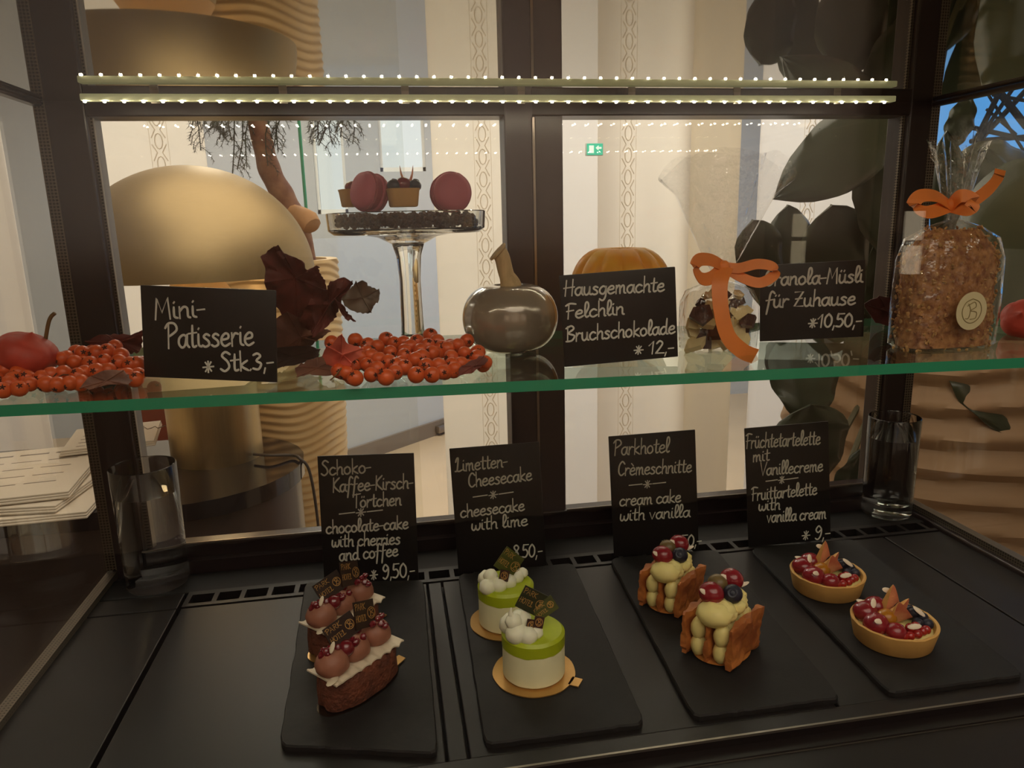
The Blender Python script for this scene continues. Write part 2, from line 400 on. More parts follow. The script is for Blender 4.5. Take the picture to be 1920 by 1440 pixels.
f.box((RX1+.03, a, c), (RX1+.09, b, c+.05)); f.box((RX1+.03, a, d-.05), (RX1+.09, b, d))
w = struct('window_3', f, mat('dark_window_frame', (40, 36, 34), .5), cat='window')
MB().box((RX1+.055, a+.05, c+.05), (RX1+.061, b-.05, d-.05)).build('pane', PANE, w, smooth=False)
# lattice of dark beams outside the right window
lt = root('steel_lattice', (4.9, 4.6, 0), 'dark steel lattice of crossing beams outside the right window', 'lattice')
STEEL = mat('dark_steel', (18, 17, 20), .9, spec=.1)
for p0, p1, r in (((1790, 232), (1925, 262), .02), ((1830, 262), (1878, 165), .022), ((1838, 262), (1925, 168), .022), ((1868, 165), (1925, 238), .03),
                  ((1850, 205), (1905, 252), .012), ((1862, 178), (1930, 190), .015), ((1900, 165), (1835, 262), .016), ((1820, 265), (1930, 256), .02), ((1845, 165), (1930, 300), .012)):
    MB().tube([py_(*p0, 5.6), py_(*p1, 5.6+rnd.uniform(-.1, .1))], r, 8).build('beam', STEEL, lt, world=True)
for k in range(5):
    MB().tube([V((4.7, 4.0+k*.5, 0)), V((4.7+.2*(k % 2), 4.1+k*.5, 1.75))], .03, 8).build('post', STEEL, lt, world=True)

# curtains: tall white panels with an embroidered chain of rings
CLOTH = cloth('cream_cloth', (250, 246, 240))
CLOTHW = cloth('white_cloth', (246, 244, 243))
CLOTHB = cloth('shaded_cloth', (236, 228, 214), .6)  # darker copy of the cream cloth, the strip's shade put into its colour
STITCH = mat('ivory_stitching', (236, 226, 210), .6)
def ring_mesh(mb, x, y, z, rx, rz, r):
    r = .0021
    pts = [V((x+rx*cos(2*pi*k/12), y, z+rz*sin(2*pi*k/12))) for k in range(13)]
    mb.tube(pts, r, 5, cap=False)
def curtain(x0, x1, y, mt, label, trims=(), wave=0., n=24, z0=.02, z1=2.75, ext=0):
    g = root('panel_curtain', ((x0+x1)/2, y, z0), label, 'curtain', 'curtain panels of the room')
    mb = MB(); pf, pb = [], []
    for i in range(n+1):
        t = i/n; x = x0+(x1-x0)*t; yy = y+wave*sin(t*(x1-x0)*26)
        pf.append((x, yy)); pb.append((x, yy+.006))
    mb.prism(pf+pb[::-1], z0, z1); mb.build('cloth', mt, g, world=True)
    for tx, half in trims:
        s = MB(); z = .55; k = 0
        while z < 2.1:
            if k % 2 == 0: ring_mesh(s, tx, y-.004, z, .012, .024, .003)
            else:
                for sg in (-1, 1): s.tube([V((tx+sg*.022, y-.004, z-.026)), V((tx+sg*.008, y-.004, z)), V((tx+sg*.022, y-.004, z+.026))], .0021, 5)
            z += .036; k += 1
        for sg in (-1, 1): s.tube([V((tx+sg*.028, y-.003, .5)), V((tx+sg*.028, y-.003, 2.15))], .0008, 5)
        s.build('ring_trim', STITCH, g, world=True)
    return g
def cx(px, y, py=400): return py_(px, py, y).x
YC = 2.5
curtain(-2.5, -1.0, 2.2, CLOTHW, 'pale pleated curtain seen through the left side glass', wave=.035, n=90)
curtain(cx(95, 2.65), cx(398, 2.65), 2.65, CLOTH, 'cream curtain panel with a ring trim behind the brass lamp', [(cx(315, 2.65), 0)])
curtain(cx(815, YC), cx(958, YC)+.06, YC, CLOTH, 'cream curtain panel with a ring trim left of the dark mullion', [(cx(908, YC), 0)])
curtain(cx(1126, YC-.03), cx(1292, YC), YC, CLOTH, 'cream curtain panel with a ring trim behind the orange pumpkin', [(cx(1176, YC), 0)])
curtain(cx(1045, YC), cx(1128, YC)+.1, YC+.12, CLOTHW, 'plain pale curtain strip just right of the dark mullion')
curtain(cx(1288, YC), cx(1392, YC), YC+.05, CLOTHB, 'curtain strip with its shade in the cloth colour behind the bag of chocolate', wave=.02)
curtain(-1.8, 2.3, RY0+.06, cloth('sheer_cloth', (255, 236, 218), .85), 'wide sheer curtain added over the windows behind the viewer to dim their reflection', wave=.012, n=120)  # unseen cloth added to weaken and warm the window reflection
curtain(cx(1420, YC), cx(1700, YC), YC, CLOTHW, 'white curtain panel with a ring trim behind the large leaves', [(cx(1512, YC), 0)])
# oblique glass wall with a door in the far room
ga, gb = V((-.55, 4.1, 0)), V((.75, 5.3, 0))
gd = (gb-ga).normalized(); gn = V((-gd.y, gd.x, 0))
Mg = Matrix((gd, gn, V((0, 0, 1)))).transposed().to_4x4(); Mg.translation = ga
gl = root('glass_door', ga, 'frosted blue-grey glass door with a steel pull handle in the far room', 'door', M=Mg)
wl = (gb-ga).length
MB().box((0, 0, .02), (wl, .012, 1.35)).build('glass_leaf', mat('frosted_glass', (186, 192, 202), .35), gl, smooth=False)
MB().box((0, -.02, 0), (wl, .03, .1)).build('bottom_rail', mat('taupe_rail', (120, 108, 98), .4), gl, smooth=False)
MB().bbox((wl*.60, -.06, .02), (wl*.67, -.02, .07), .006).build('handle', ALU, gl)
for k in range(3):
    p = MB().box((-.9+k*.55, 3.0-k*.1, 0), (1.6, 3.06-k*.1+.04, .004)); o = struct('trim_%d' % (k+1), p, mat('brown_floor_inlay', (128, 98, 70), .3), cat='floor trim')
# glass screen with a green edge
p0 = py_(562, 215, 2.8)
sc = root('glass_screen', (p0.x, p0.y, 0), 'tall clear glass screen with a green edge behind the tree trunk', 'glass panel', rz=.75)
MB().box((0, 0, .02), (.5, .01, 2.2)).build('pane', PANE, sc, smooth=False)
MB().box((-.005, -.001, .02), (0, .011, 2.2)).build('green_edge', GREEN, sc, smooth=False)
MB().bbox((-.02, -.02, 0), (.52, .03, .03), .004).build('floor_channel', ALU, sc)
# exit sign modelled as an object in place of its reflection
e0 = py_(1115, 280, 2.44)
ex = root('reflected_exit_sign', e0, 'small green lit exit sign standing in for a reflection right of the dark mullion', 'sign')
MB().bbox((-.03, 0, -.02), (.03, .012, .02), .002).build('housing', mat('sign_white', (220, 225, 222), .5), ex)
MB().box((-.027, -.003, -.018), (.027, -.001, .018)).build('lit_panel', mat('exit_green', (60, 190, 150), .4, emit=(90, 220, 190), estr=.55), ex, smooth=False)
pic = MB(); pic.box((-.02, -.005, -.012), (-.004, -.0035, .012)); pic.prism([(.002, .004), (.012, .012), (.012, .007), (.022, .007), (.022, .001), (.012, .001), (.012, -.004)], .0035, .005, M=Matrix.Rotation(pi/2, 4, 'X'))
pic.build('pictogram', mat('sign_light', (240, 255, 250), .4, emit=(235, 255, 248), estr=.7), ex, smooth=False)
# wall sconces behind the photographer (seen as reflections)
s = root('wall_sconce', (2.52, RY0+.005, 1.27), 'lit wall sconce on the brown wall behind the viewer, mirrored in the rear glass', 'wall lamp')
MB().bbox((-.05, 0, -.05), (.05, .06, .05), .006).build('back_plate', FRAME, s)
SCN = mat('sconce_shade', (255, 236, 206), .6, emit=(255, 234, 200), estr=2.6)
for z0, z1 in ((-.15, -.012), (.012, .15)): MB().lathe([(0, z0), (.042, z0), (.042, z1), (0, z1)], (0, .08, 0), 20).build('shade', SCN, s)
MB().lathe([(0, -.012), (.05, -.012), (.05, .012), (0, .012)], (0, .08, 0), 20).build('ring', FRAME, s)

# ================================================================== CONSOLE, LAMP, PAPERS, CHAIR
def stadium(x0, x1, y0, y1, n=14):
    r = (y1-y0)/2; cyy = (y0+y1)/2
    return [(x0, y1), (x0, y0)]+[(x1-r+r*cos(-pi/2+pi*k/n), cyy+r*sin(-pi/2+pi*k/n)) for k in range(n+1)]
cons = root('console_counter', (-1.1, 1.65, 0), 'dark glossy console counter with a rounded end under the brass lamp', 'counter')
MB().prism(stadium(-2.0, -.231, 1.425, 1.887), 0, .862).build('body', mat('bronze_lacquer', (74, 62, 58), .3, .3), cons, world=True)
MB().prism(stadium(-2.0, -.22, 1.414, 1.898), .862, .898).build('top', mat('black_gloss', (22, 20, 24), .08, spec=.6), cons, world=True)
LB = V((-.422, 1.728, .898))
BR = mat('brushed_brass', (168, 146, 106), .48, 1., nz=.08, nscale=40, stretch=(1, 1, 14))
BRS = mat('brushed_brass_stem', (190, 164, 116), .38, 1., nz=.1, nscale=60, stretch=(6, 6, .2))
lamp = root('table_lamp', LB, 'brass mushroom table lamp with a domed shade on the console', 'lamp')
RD, HZ = .254, .42
dome = [(RD*cos(t), HZ+.236*sin(t)) for t in [pi/2*k/22 for k in range(23)]]
inner = [((RD-.004)*cos(t), HZ+.231*sin(t)) for t in [pi/2*k/22 for k in range(22, -1, -1)]]
dome[-1] = (0, HZ+.236); inner[0] = (0, HZ+.231)
MB().lathe(dome+inner[:], (0, 0, 0), 64).build('dome_shade', BR, lamp)
MB().lathe([(0, 0), (.101, 0), (.101, .325), (.096, .342), (.0, .342)], (0, 0, 0), 48).build('stem', BRS, lamp)
MB().lathe([(.096, .343), (.034, .44), (.032, .446), (0, .446)], (0, 0, 0), 40).build('reflector_cone', mat('cone_white', (245, 215, 165), .6), lamp)
MB().ell((0, 0, .482), (.034, .034, .038)).build('bulb', mat('warm_bulb', (255, 240, 220), .5, emit=(255, 218, 168), estr=26), lamp)
cord = smooth_path([LB+V((.09, -.054, .014)), LB+V((.13, -.072, .014)), LB+V((.175, -.06, .007)), LB+V((.196, -.084, .004)), LB+V((.214, -.072, -.04)), LB+V((.222, -.072, -.2)), LB+V((.22, -.06, -.6)), LB+V((.22, -.06, -.88))], 6)
MB().tube(cord, .0035, 8).build('power_cord', mat('grey_cord', (70, 60, 52), .5), lamp, world=True)
# newspapers
NEWS = mat('newsprint', (226, 214, 196), .85, nz=.05, nscale=12)
INK = mat('newsprint_ink', (120, 108, 98), .8)
spots = [(-.84, 1.55, .899, .50, .36, .05, 'newspaper lying lowest of the pile on the console left of the lamp'),
         (-.86, 1.58, .914, .48, .35, -.08, 'newspaper in the middle of the pile on the console left of the lamp'),
         (-.88, 1.56, .929, .48, .34, .12, 'newspaper with a printed masthead on top of the pile left of the lamp'),
         (-.655, 1.76, .945, .19, .19, .2, 'folded newspaper peeking out behind the dark corner post')]
for i, (x, y, z, w_, d_, a_, lb) in enumerate(spots):
    r_ = root('newspaper', (x, y, z), lb, 'newspaper', 'newspapers piled on the console', rz=a_)
    p = MB()
    for k in range(3): p.bbox((-w_/2+.002*k, -d_/2+.003*k, .0042*k), (w_/2-.001*k, d_/2, .0042*k+.0038), .0015)
    p.build('pages', NEWS, r_)
    t = MB()
    def fnp(u, v, h, s=.02, ox=0, oy=0): return V((ox+u*s, oy+v*s, .0122+h))
    if i >= 2:
        for row in range(5):
            for q in range(6):
                ux = -w_/2+.03+q*(w_-.06)/6; vy = d_/2-.05-row*d_/6.5
                t.box((ux, vy, .0122), (ux+(w_-.06)/6*.8, vy+(.008 if row == 0 else .003), .0126))
        for q in range(8): t.tube(smooth_path([V((-w_/2+.04+q*.022, d_/2-.075, .0125)), V((-w_/2+.048+q*.022, d_/2-.06, .0125)), V((-w_/2+.055+q*.022, d_/2-.078, .0125)), V((-w_/2+.062+q*.022, d_/2-.07, .0125))], 3), .0012, 4)
        t.build('headline_lettering', INK, r_, smooth=False)
# red-brown armchair
ch = root('bar_chair', (-.71, 2.18, 0), 'red-brown leather bar chair behind the brass lamp stem', 'chair')
LEA = mat('red_brown_leather', (142, 72, 50), .45, nz=.12, nscale=6, bump=.15, bscale=80)
MB().bbox((-.83, 2.30, .62), (-.585, 2.35, .985), .015).build('backrest', LEA, ch, world=True)
MB().bbox((-.84, 2.02, .68), (-.58, 2.32, .76), .02).build('seat', mat('pink_brown_leather', (176, 108, 88), .5), ch, world=True)
for x in (-.82, -.60):
    for y in (2.04, 2.31): MB().tube([V((x, y, 0)), V((x, y, .70))], .014, 10).build('leg', BLACK, ch, world=True)
MB().tube([V((-.82, 2.04, .25)), V((-.60, 2.04, .25))], .009, 8).build('footrest', BLACK, ch, world=True)

# ================================================================== PLANTERS AND PLANTS
def planter(cx_, cy_, r0, r1, h, amp, per, label, mt, wob=.012, seg=120):
    g = root('ribbed_planter', (cx_, cy_, 0), label, 'planter', 'ribbed planters')
    prof = []; n = int(h/per*8)
    for i in range(n+1):
        z = h*i/n; t = z/h; prof.append((r0+(r1-r0)*sin(t*pi/2)**.9, z))
    def fn(r, z, a):
        if z < .002 or r < r1*.5: return r, z
        ph = (z+wob*sin(2*a+z*5)+wob*.6*sin(5*a+1.3))/per*2*pi
        return r+amp*(sin(ph)+.3*sin(2*ph)), z
    mb = MB().lathe([(0, 0)]+prof+[(r1-.03, h), (r1-.035, h-.06), (0, h-.06)], (0, 0, 0), seg, fn=fn)
    mb.build('pot', mt, g); MB().lathe([(0, h-.058), (r1-.04, h-.058), (r1-.04, h-.05), (0, h-.045)], (0, 0, 0), 30).build('soil', mat('potting_soil', (60, 42, 30), .9, nz=.4, nscale=60, bump=1, bscale=90), g)
    return g
PLC = mat('champagne_ceramic', (216, 184, 134), .35, .25)
planter(-.352, 2.26, .13, .202, 1.325, .0022, .024, 'champagne ribbed planter standing behind the brass lamp', PLC)
PLB = mat('sand_ceramic', (160, 128, 96), .5)
planter(1.30, 1.52, .26, .36, 1.17, .007, .075, 'large sand-coloured wavy planter outside the right side glass', PLB, wob=.03, seg=180)
# weeping conifer
tree = root('weeping_conifer', (-.33, 2.26, 1.28), 'weeping conifer with a flaking trunk growing from the champagne planter', 'tree')
BARK = mat('flaking_bark', (140, 100, 74), .8, col2=(104, 62, 46), nscale=30, bump=1, bscale=40)
tp = [py_(q[0], q[1], 2.25) for q in ((572, 500), (556, 420), (532, 370), (506, 320), (492, 265), (480, 210), (478, 120), (490, 20), (500, -80))]
sm = smooth_path(tp, 6)
mb = MB().tube(sm, [.036-.014*i/len(sm)+.003*noise.noise(V((i*.35, 1, 2))) for i in range(len(sm))], 12)
mb.build('trunk', BARK, tree, world=True)
MB().tube([py_(548, 398, 2.24), py_(566, 405, 2.2), py_(578, 415, 2.17), py_(586, 424, 2.16), py_(589, 428, 2.155)], [.024, .027, .032, .027, .014], 10).build('branch_stub', mat('cut_wood', (176, 130, 84), .8, nz=.25, nscale=30, bump=.6), tree, world=True)
NEED = mat('dark_needles', (44, 50, 38), .6, nz=.3, nscale=30)
def weeping_branch(px0, px1, bottom, y, seed):
    r = random.Random(seed); mb = MB(); top = V((tp[6].x, 2.0, 1.98))
    nt_ = max(3, int((px1-px0)/11))
    for k in range(nt_):
        px = px0+(px1-px0)*(k+.5)/nt_; b = bottom-r.uniform(0, 60)
        s = py_(px, 205, y+r.uniform(-.06, .06)); e = py_(px+r.uniform(-14, 14), b, y+r.uniform(-.06, .06))
        hi = V((s.x*.8+top.x*.2, s.y, s.z+.12)); path = smooth_path([top if k % 3 == 0 else hi+V((0, 0, .1)), hi, s, (s+e)/2+V((r.uniform(-.01, .01), 0, 0)), e], 8)
        mb.tube(path, .0016, 4)
        runs = [path[8:]]
        for i in range(10, len(path)-2, 2):
            sgn = r.choice((-1, 1)); q = path[i]; ln = r.uniform(.018, .04)
            e2 = q+V((sgn*ln*.7, r.uniform(-.02, .02), -ln)); tw = [q, (q+e2)/2+V((sgn*ln*.12, 0, ln*.1)), e2]; mb.tube(tw, .0009, 3); runs.append(smooth_path(tw, 4))
        for run in runs:
            for i in range(len(run)-1):
                t = (run[i+1]-run[i]); seg = t.length; t = t.normalized()
                for q in range(max(2, int(seg/.0022))):
                    p = run[i].lerp(run[i+1], r.random()); o = t.orthogonal().normalized(); o.rotate(Matrix.Rotation(r.uniform(0, 2*pi), 3, t))
                    d = (o+t*.8).normalized()*r.uniform(.010, .017); w = t.cross(d).normalized()*.0009
                    mb.add([p-w, p+w, p+d, p+d.cross(w).normalized()*.0008], [(0, 1, 2), (1, 3, 2), (0, 2, 3), (0, 3, 1)])
    mb.build('weeping_branch', NEED, tree, world=True, smooth=False)
for a_ in ((364, 396, 290, 2.2, 1), (400, 440, 300, 2.24, 2), (432, 474, 350, 2.2, 3), (500, 532, 325, 2.2, 4), (582, 662, 290, 2.18, 5)): weeping_branch(*a_)
# rubber plant
LEAF = mat('rubber_leaf', (50, 57, 40), .3, nz=.2, nscale=8, spec=.6)
rp_ = root('rubber_plant', (1.25, 1.5, 1.12), 'rubber plant with large dark green leaves in the sand-coloured planter', 'plant')
def big_leaf(b, t, y0, y1, wpx, nrm=(0, -1, .25), curl=.25, droop=.12, bl=.85):
    B = py_(*b, y0); T = py_(*t, y1); w = wpx*((y0+y1)/2)/FPX/2; ax = (T-B); Lg = ax.length; ax.normalize()
    n = V(nrm); n = (n-ax*n.dot(ax)).normalized(); s = n.cross(ax)
    nu, nv = 18, 8; vs = []; fs = []
    for i in range(nu+1):
        u = i/nu; hw = w*(sin(pi*min(1, u*.97+.02)**({1: .9, 2: 1.9, 3: 1.2}[bl]))**({1: .75, 2: .6, 3: .85}[bl]))*(1-max(0, u-.86)*2.2)
        if i in (0,): hw = w*.04
        if i == nu: hw = .0005
        c = B+ax*Lg*u+n*(droop*Lg*4*u*(1-u))*.5
        for j in range(-nv//2, nv//2+1):
            q = j/(nv/2); vs.append(c+s*hw*q-n*curl*hw*(abs(q)**1.5)*.6-n*(.004 if j == 0 else 0)+n*.004*sin(u*22+abs(q)*4)*abs(q))
    m_ = nv+1
    for i in range(nu):
        for j in range(nv): fs.append((i*m_+j, i*m_+j+1, (i+1)*m_+j+1, (i+1)*m_+j))
    k = len(vs); vs2 = [v-n*.0018 for v in vs]
    fs2 = [tuple(x+k for x in f[::-1]) for f in fs]
    ed = [i*m_ for i in range(nu+1)]; ed2 = [i*m_+nv for i in range(nu+1)]
    wall = [(ed[i], ed[i+1], ed[i+1]+k, ed[i]+k) for i in range(nu)]+[(ed2[i+1], ed2[i], ed2[i]+k, ed2[i+1]+k) for i in range(nu)]
    lf = MB().add(vs+vs2, fs+fs2+wall).build('leaf', LEAF, rp_, world=True, ang=80)
    rib = MB().tube([B-ax*.03]+[B+ax*Lg*u+n*(droop*Lg*4*u*(1-u))*.5+n*.0005 for u in [k/10 for k in range(10)]], [.004]+[.003-.0025*k/10 for k in range(10)], 6)
    rib.build('midrib', mat('leaf_midrib', (84, 92, 56), .45), lf, world=True)
    return B
lv = [((1715, 190), (1450, 373), 1.34, 1.18, 148, (0, -1, .15), 3), ((1690, 540), (1625, 296), 1.4, 1.32, 130, (.1, -1, .1), 2), ((1720, 330), (1600, 330), 1.5, 1.45, 190, (0, -1, .1), 2), ((1600, 640), (1610, 420), 1.6, 1.56, 120, (0, -1, .1), 2), ((1690, 640), (1670, 330), 1.65, 1.6, 150, (0, -1, .1), 2), ((1440, 600), (1412, 412), 1.5, 1.42, 105, (0, -1, .1), 2),
      ((1480, 600), (1478, 384), 1.55, 1.5, 105, (.1, -1, .3), 2), ((1575, 620), (1560, 384), 1.45, 1.35, 150, (-.1, -1, .1), 2), ((1650, 640), (1668, 380), 1.5, 1.45, 110, (.1, -1, 0)), ((1498, 615), (1516, 800), 1.3, 1.22, 155, (0, -1, .4)),
      ((1512, 960), (1520, 758), 1.24, 1.2, 185, (0, -1, .2), 2), ((1560, 960), (1618, 840), 1.22, 1.18, 70, (0, -1, .3)), ((1800, 600), (1908, 822), 1.3, 1.18, 190, (0, -1, .3)), ((1960, 300), (1800, 620), 1.45, 1.3, 230, (-.2, -1, .2)),
      ((1960, 330), (1790, 300), 1.7, 1.6, 120, (-.1, -1, .5)), ((1860, 640), (1960, 480), 1.4, 1.4, 200, (-.1, -1, .2)), ((1745, 640), (1735, 440), 1.55, 1.5, 120, (0, -1, .2)), ((1780, 280), (1822, 172), 1.7, 1.7, 60, (0, -1, .2)), ((1772, 660), (1775, 245), 1.62, 1.6, 100, (0, -1, .1), 2), ((1850, 520), (1840, 275), 1.66, 1.62, 130, (0, -1, .1), 2), ((1500, 640), (1440, 700), 1.5, 1.5, 90, (0, -1, .2)), ((1640, 560), (1600, 460), 1.6, 1.6, 140, (0, -1, .2))]
base = V((1.25, 1.5, 1.12))
for l in lv:
    B = big_leaf(*l[:6], bl=(l[6] if len(l) > 6 else 1))
    st = smooth_path([base+V((rnd.uniform(-.05, .05), rnd.uniform(-.05, .05), 0)), base.lerp(B, .5)+V((0, .03, .06)), B], 6)
    MB().tube(st, .006, 6).build('stalk', mat('plant_stalk', (76, 70, 44), .6), rp_, world=True)

# ================================================================== DISPLAY CASE
ZD = 1.002; ZT = 1.558
XL, XR = -.360, .716
case = root('display_case', (.18, .69, ZD-.12), 'dark lacquered glass display case of the cake counter', 'display case')
def cp(mb, name, mt, parent=None, smooth=False): return mb.build(name, mt, parent or case, world=True, smooth=smooth)
cp(MB().bbox((XL, .9, ZD-.06), (-.315, .945, ZT+.06), .002), 'corner_post', FRAME)
cp(MB().bbox((.68, .9, ZD-.06), (XR+.003, .945, ZT+.06), .002), 'corner_post', FRAME)
MULL = mat('reflection_tinted_lacquer', (62, 50, 54), .34, spec=.5)  # lighter purple than the frame: reflected front-room sheen put into the colour
cp(MB().bbox((.145, .899, 1.0), (.1795, .94, ZT+.02), .002), 'mullion', MULL)
cp(MB().bbox((.1815, .904, 1.0), (.2174, .94, ZT+.02), .002), 'mullion', MULL)
cp(MB().box((.1785, .8975, 1.03), (.1815, .9, 1.54)), 'mullion_edge', ALU)
cp(MB().bbox((-.315, .9, 1.542), (.68, .94, ZT+.06), .0015), 'top_rail', FRAME)
cp(MB().bbox((-.315, .9, ZD-.06), (.68, .9215, 1.0365), .0015).box((-.315, .888, ZD-.02), (.68, .9, 1.018)), 'bottom_rail', FRAME)
cp(MB().box((-.315, .8985, 1.0365), (.145, .9, 1.0385)).box((.2174, .8985, 1.0365), (.68, .9, 1.0385)), 'rail_edge', ALU)
for a, b in ((-.315, .145), (.2174, .68)): cp(MB().box((a-.004, .915, 1.03), (b+.004, .921, 1.55)), 'back_pane', PANE)
cp(MB().box((-.3155, .909, 1.037), (-.3115, .914, 1.542)), 'spacer_bar', SPACER); cp(MB().box((.6765, .909, 1.037), (.6805, .914, 1.542)), 'spacer_bar', SPACER)
for x, zz in ((XL, ZD+.002), (XR, ZD+.010)):
    cp(MB().box((x-.003, .416, zz), (x+.003, .9, ZT)), 'side_pane', PANE)
    s = 1 if x < 0 else -1
    cp(MB().box((x-.006, .899, zz+.007), (x+.006, .907, ZT)), 'spacer_bar', SPACER); cp(MB().box((x-.006, .416, zz-.004), (x+.006, .907, zz+.005)), 'spacer_bar', SPACER)
    cp(MB().bbox((x-.012, .41, zz-.05), (x+.012, .91, zz-.004), .002), 'side_rail', FRAME)
    cp(MB().bbox((x-.008, .40, ZT-.006), (x+.004, .899, ZT-.0005), .002), 'upper_side_rail', FRAME)
cp(MB().box((XL, .40, ZT), (XR, .9, ZT+.008)), 'mirror_top', MIRROR)
cp(MB().box((XL, .408, ZD-.01), (XR, .414, ZT)), 'front_pane', PANE)
# deck sheets and ventilation grille
gaps = [(-.356, -.2595), (-.2545, .021), (.0235, .0385), (.041, .36), (.3625, .62), (.6225, .712)]
for a, b in gaps: cp(MB().bbox((a, .502, ZD-.012), (b, .8, ZD), .001), 'deck_sheet', DECK)
cp(MB().box((XL, .43, ZD-.06), (XR, .9, ZD-.014)), 'deck_tray', BLACK)
cp(MB().bbox((XL, .838, ZD-.013), (XR, .888, ZD), .001), 'deck_ledge', BLACK)
cp(MB().bbox((-.356, .802, ZD-.012), (-.2595, .837, ZD), .001), 'deck_sheet', DECK)
vg = MB().box((-.2545, .802, ZD-.008), (.712, .8085, ZD+.001)).box((-.2545, .8285, ZD-.008), (.712, .837, ZD+.001))
x = -.2545
while x < .71:
    vg.box((x, .8085, ZD-.008), (x+.0055, .8285, ZD+.001)); x += .0305
cp(vg, 'vent_grille', DECK)
# front sill
sl = MB().bbox((XL-.01, .484, ZD-.05), (XR+.01, .5015, ZD+.001), .001).bbox((XL-.01, .40, ZD-.05), (XR+.01, .4705, ZD-.010), .001).box((XL-.01, .4705, ZD-.05), (XR+.01, .484, ZD-.008))
cp(sl, 'front_sill', mat('near_black_lacquer', (24, 17, 17), .35, spec=.35))
cp(MB().box((XL-.01, .4835, ZD-.001), (XR+.01, .4855, ZD+.0013)).box((XL-.01, .4695, ZD-.0105), (XR+.01, .471, ZD-.0095)), 'sill_edge', ALU)
cp(MB().box((XL-.01, .40, 0), (XR+.01, .42, ZD-.05)).box((XL-.01, .48, 0), (XL, .93, ZD-.06)).box((XR, .48, 0), (XR+.01, .93, ZD-.06)).box((XL, .92, 0), (XR, .935, ZD-.06)), 'cabinet_body', FRAME)
# LED strips
LEDM = mat('led_dot', (255, 244, 220), .5, emit=(255, 242, 216), estr=190)
TUBE = mat('led_profile', (200, 200, 165), .4, emit=(190, 190, 140), estr=.22)
def led_strip(x0, x1, y, z, label):
    g = root('led_strip', ((x0+x1)/2, y, z), label, 'light strip', 'LED strips under the mirrored top')
    MB().bbox((x0-.004, y-.006, z-.001), (x1+.006, y+.005, z+.0055), .001).build('profile', TUBE, g, world=True)
    n = int((x1-x0)/.0182); first = None
    for k in range(n+1):
        c = V((x0+k*.0182, y-.005, z-.002))
        if first is None:
            first = MB().bbox((-.0013, -.001, -.0009), (.0013, .001, .0009), .0005).build('led', LEDM, g); o = first
        else:
            o = first.copy(); COL.objects.link(o)
        o.parent = g; o.location = c-V(g.location)
    for k in range(7):
        xx = x0+(x1-x0)*(k+.5)/7
        MB().box((xx-.004, y+.0045, z-.002), (xx+.004, y+.0065, ZT)).build('clip', ALU, g, world=True, smooth=False)
led_strip(-.287, .595, .828, 1.5475, 'LED light strip along the back under the mirrored top')
led_strip(-.30, .66, .428, 1.5475, 'LED light strip along the front edge under the mirrored top')
# glass shelf
ZS = 1.294
fl, fr = V((-.354, .592, 0)), V((.711, .527, 0)); d_ = (fr-fl).normalized(); nn = V((-d_.y, d_.x, 0))
bl, br = fl+nn*.262, fr+nn*.262; bl.x = -.354; br.x = .711
poly = [(p.x, p.y) for p in (fl, fr, br, bl)]
sh = root('glass_shelf', (.18, .69, ZS-.009), 'clear glass shelf with a green front edge across the case', 'shelf')
mb = MB(); mb.prism([(p[0], p[1]) for p in poly], ZS-.009, ZS); mb.m = [0, 0, 1, 1, 1, 1]
mb.build('glass_sheet', [SHELFG, GREEN], sh, world=True, smooth=False)
for (x, y) in ((-.352, .64), (-.352, .8), (.706, .6), (.706, .74)): MB().box((x-.006, y-.006, ZS-.016), (x+.006, y+.006, ZS-.009)).build('shelf_support', ALU, sh, world=True, smooth=False)

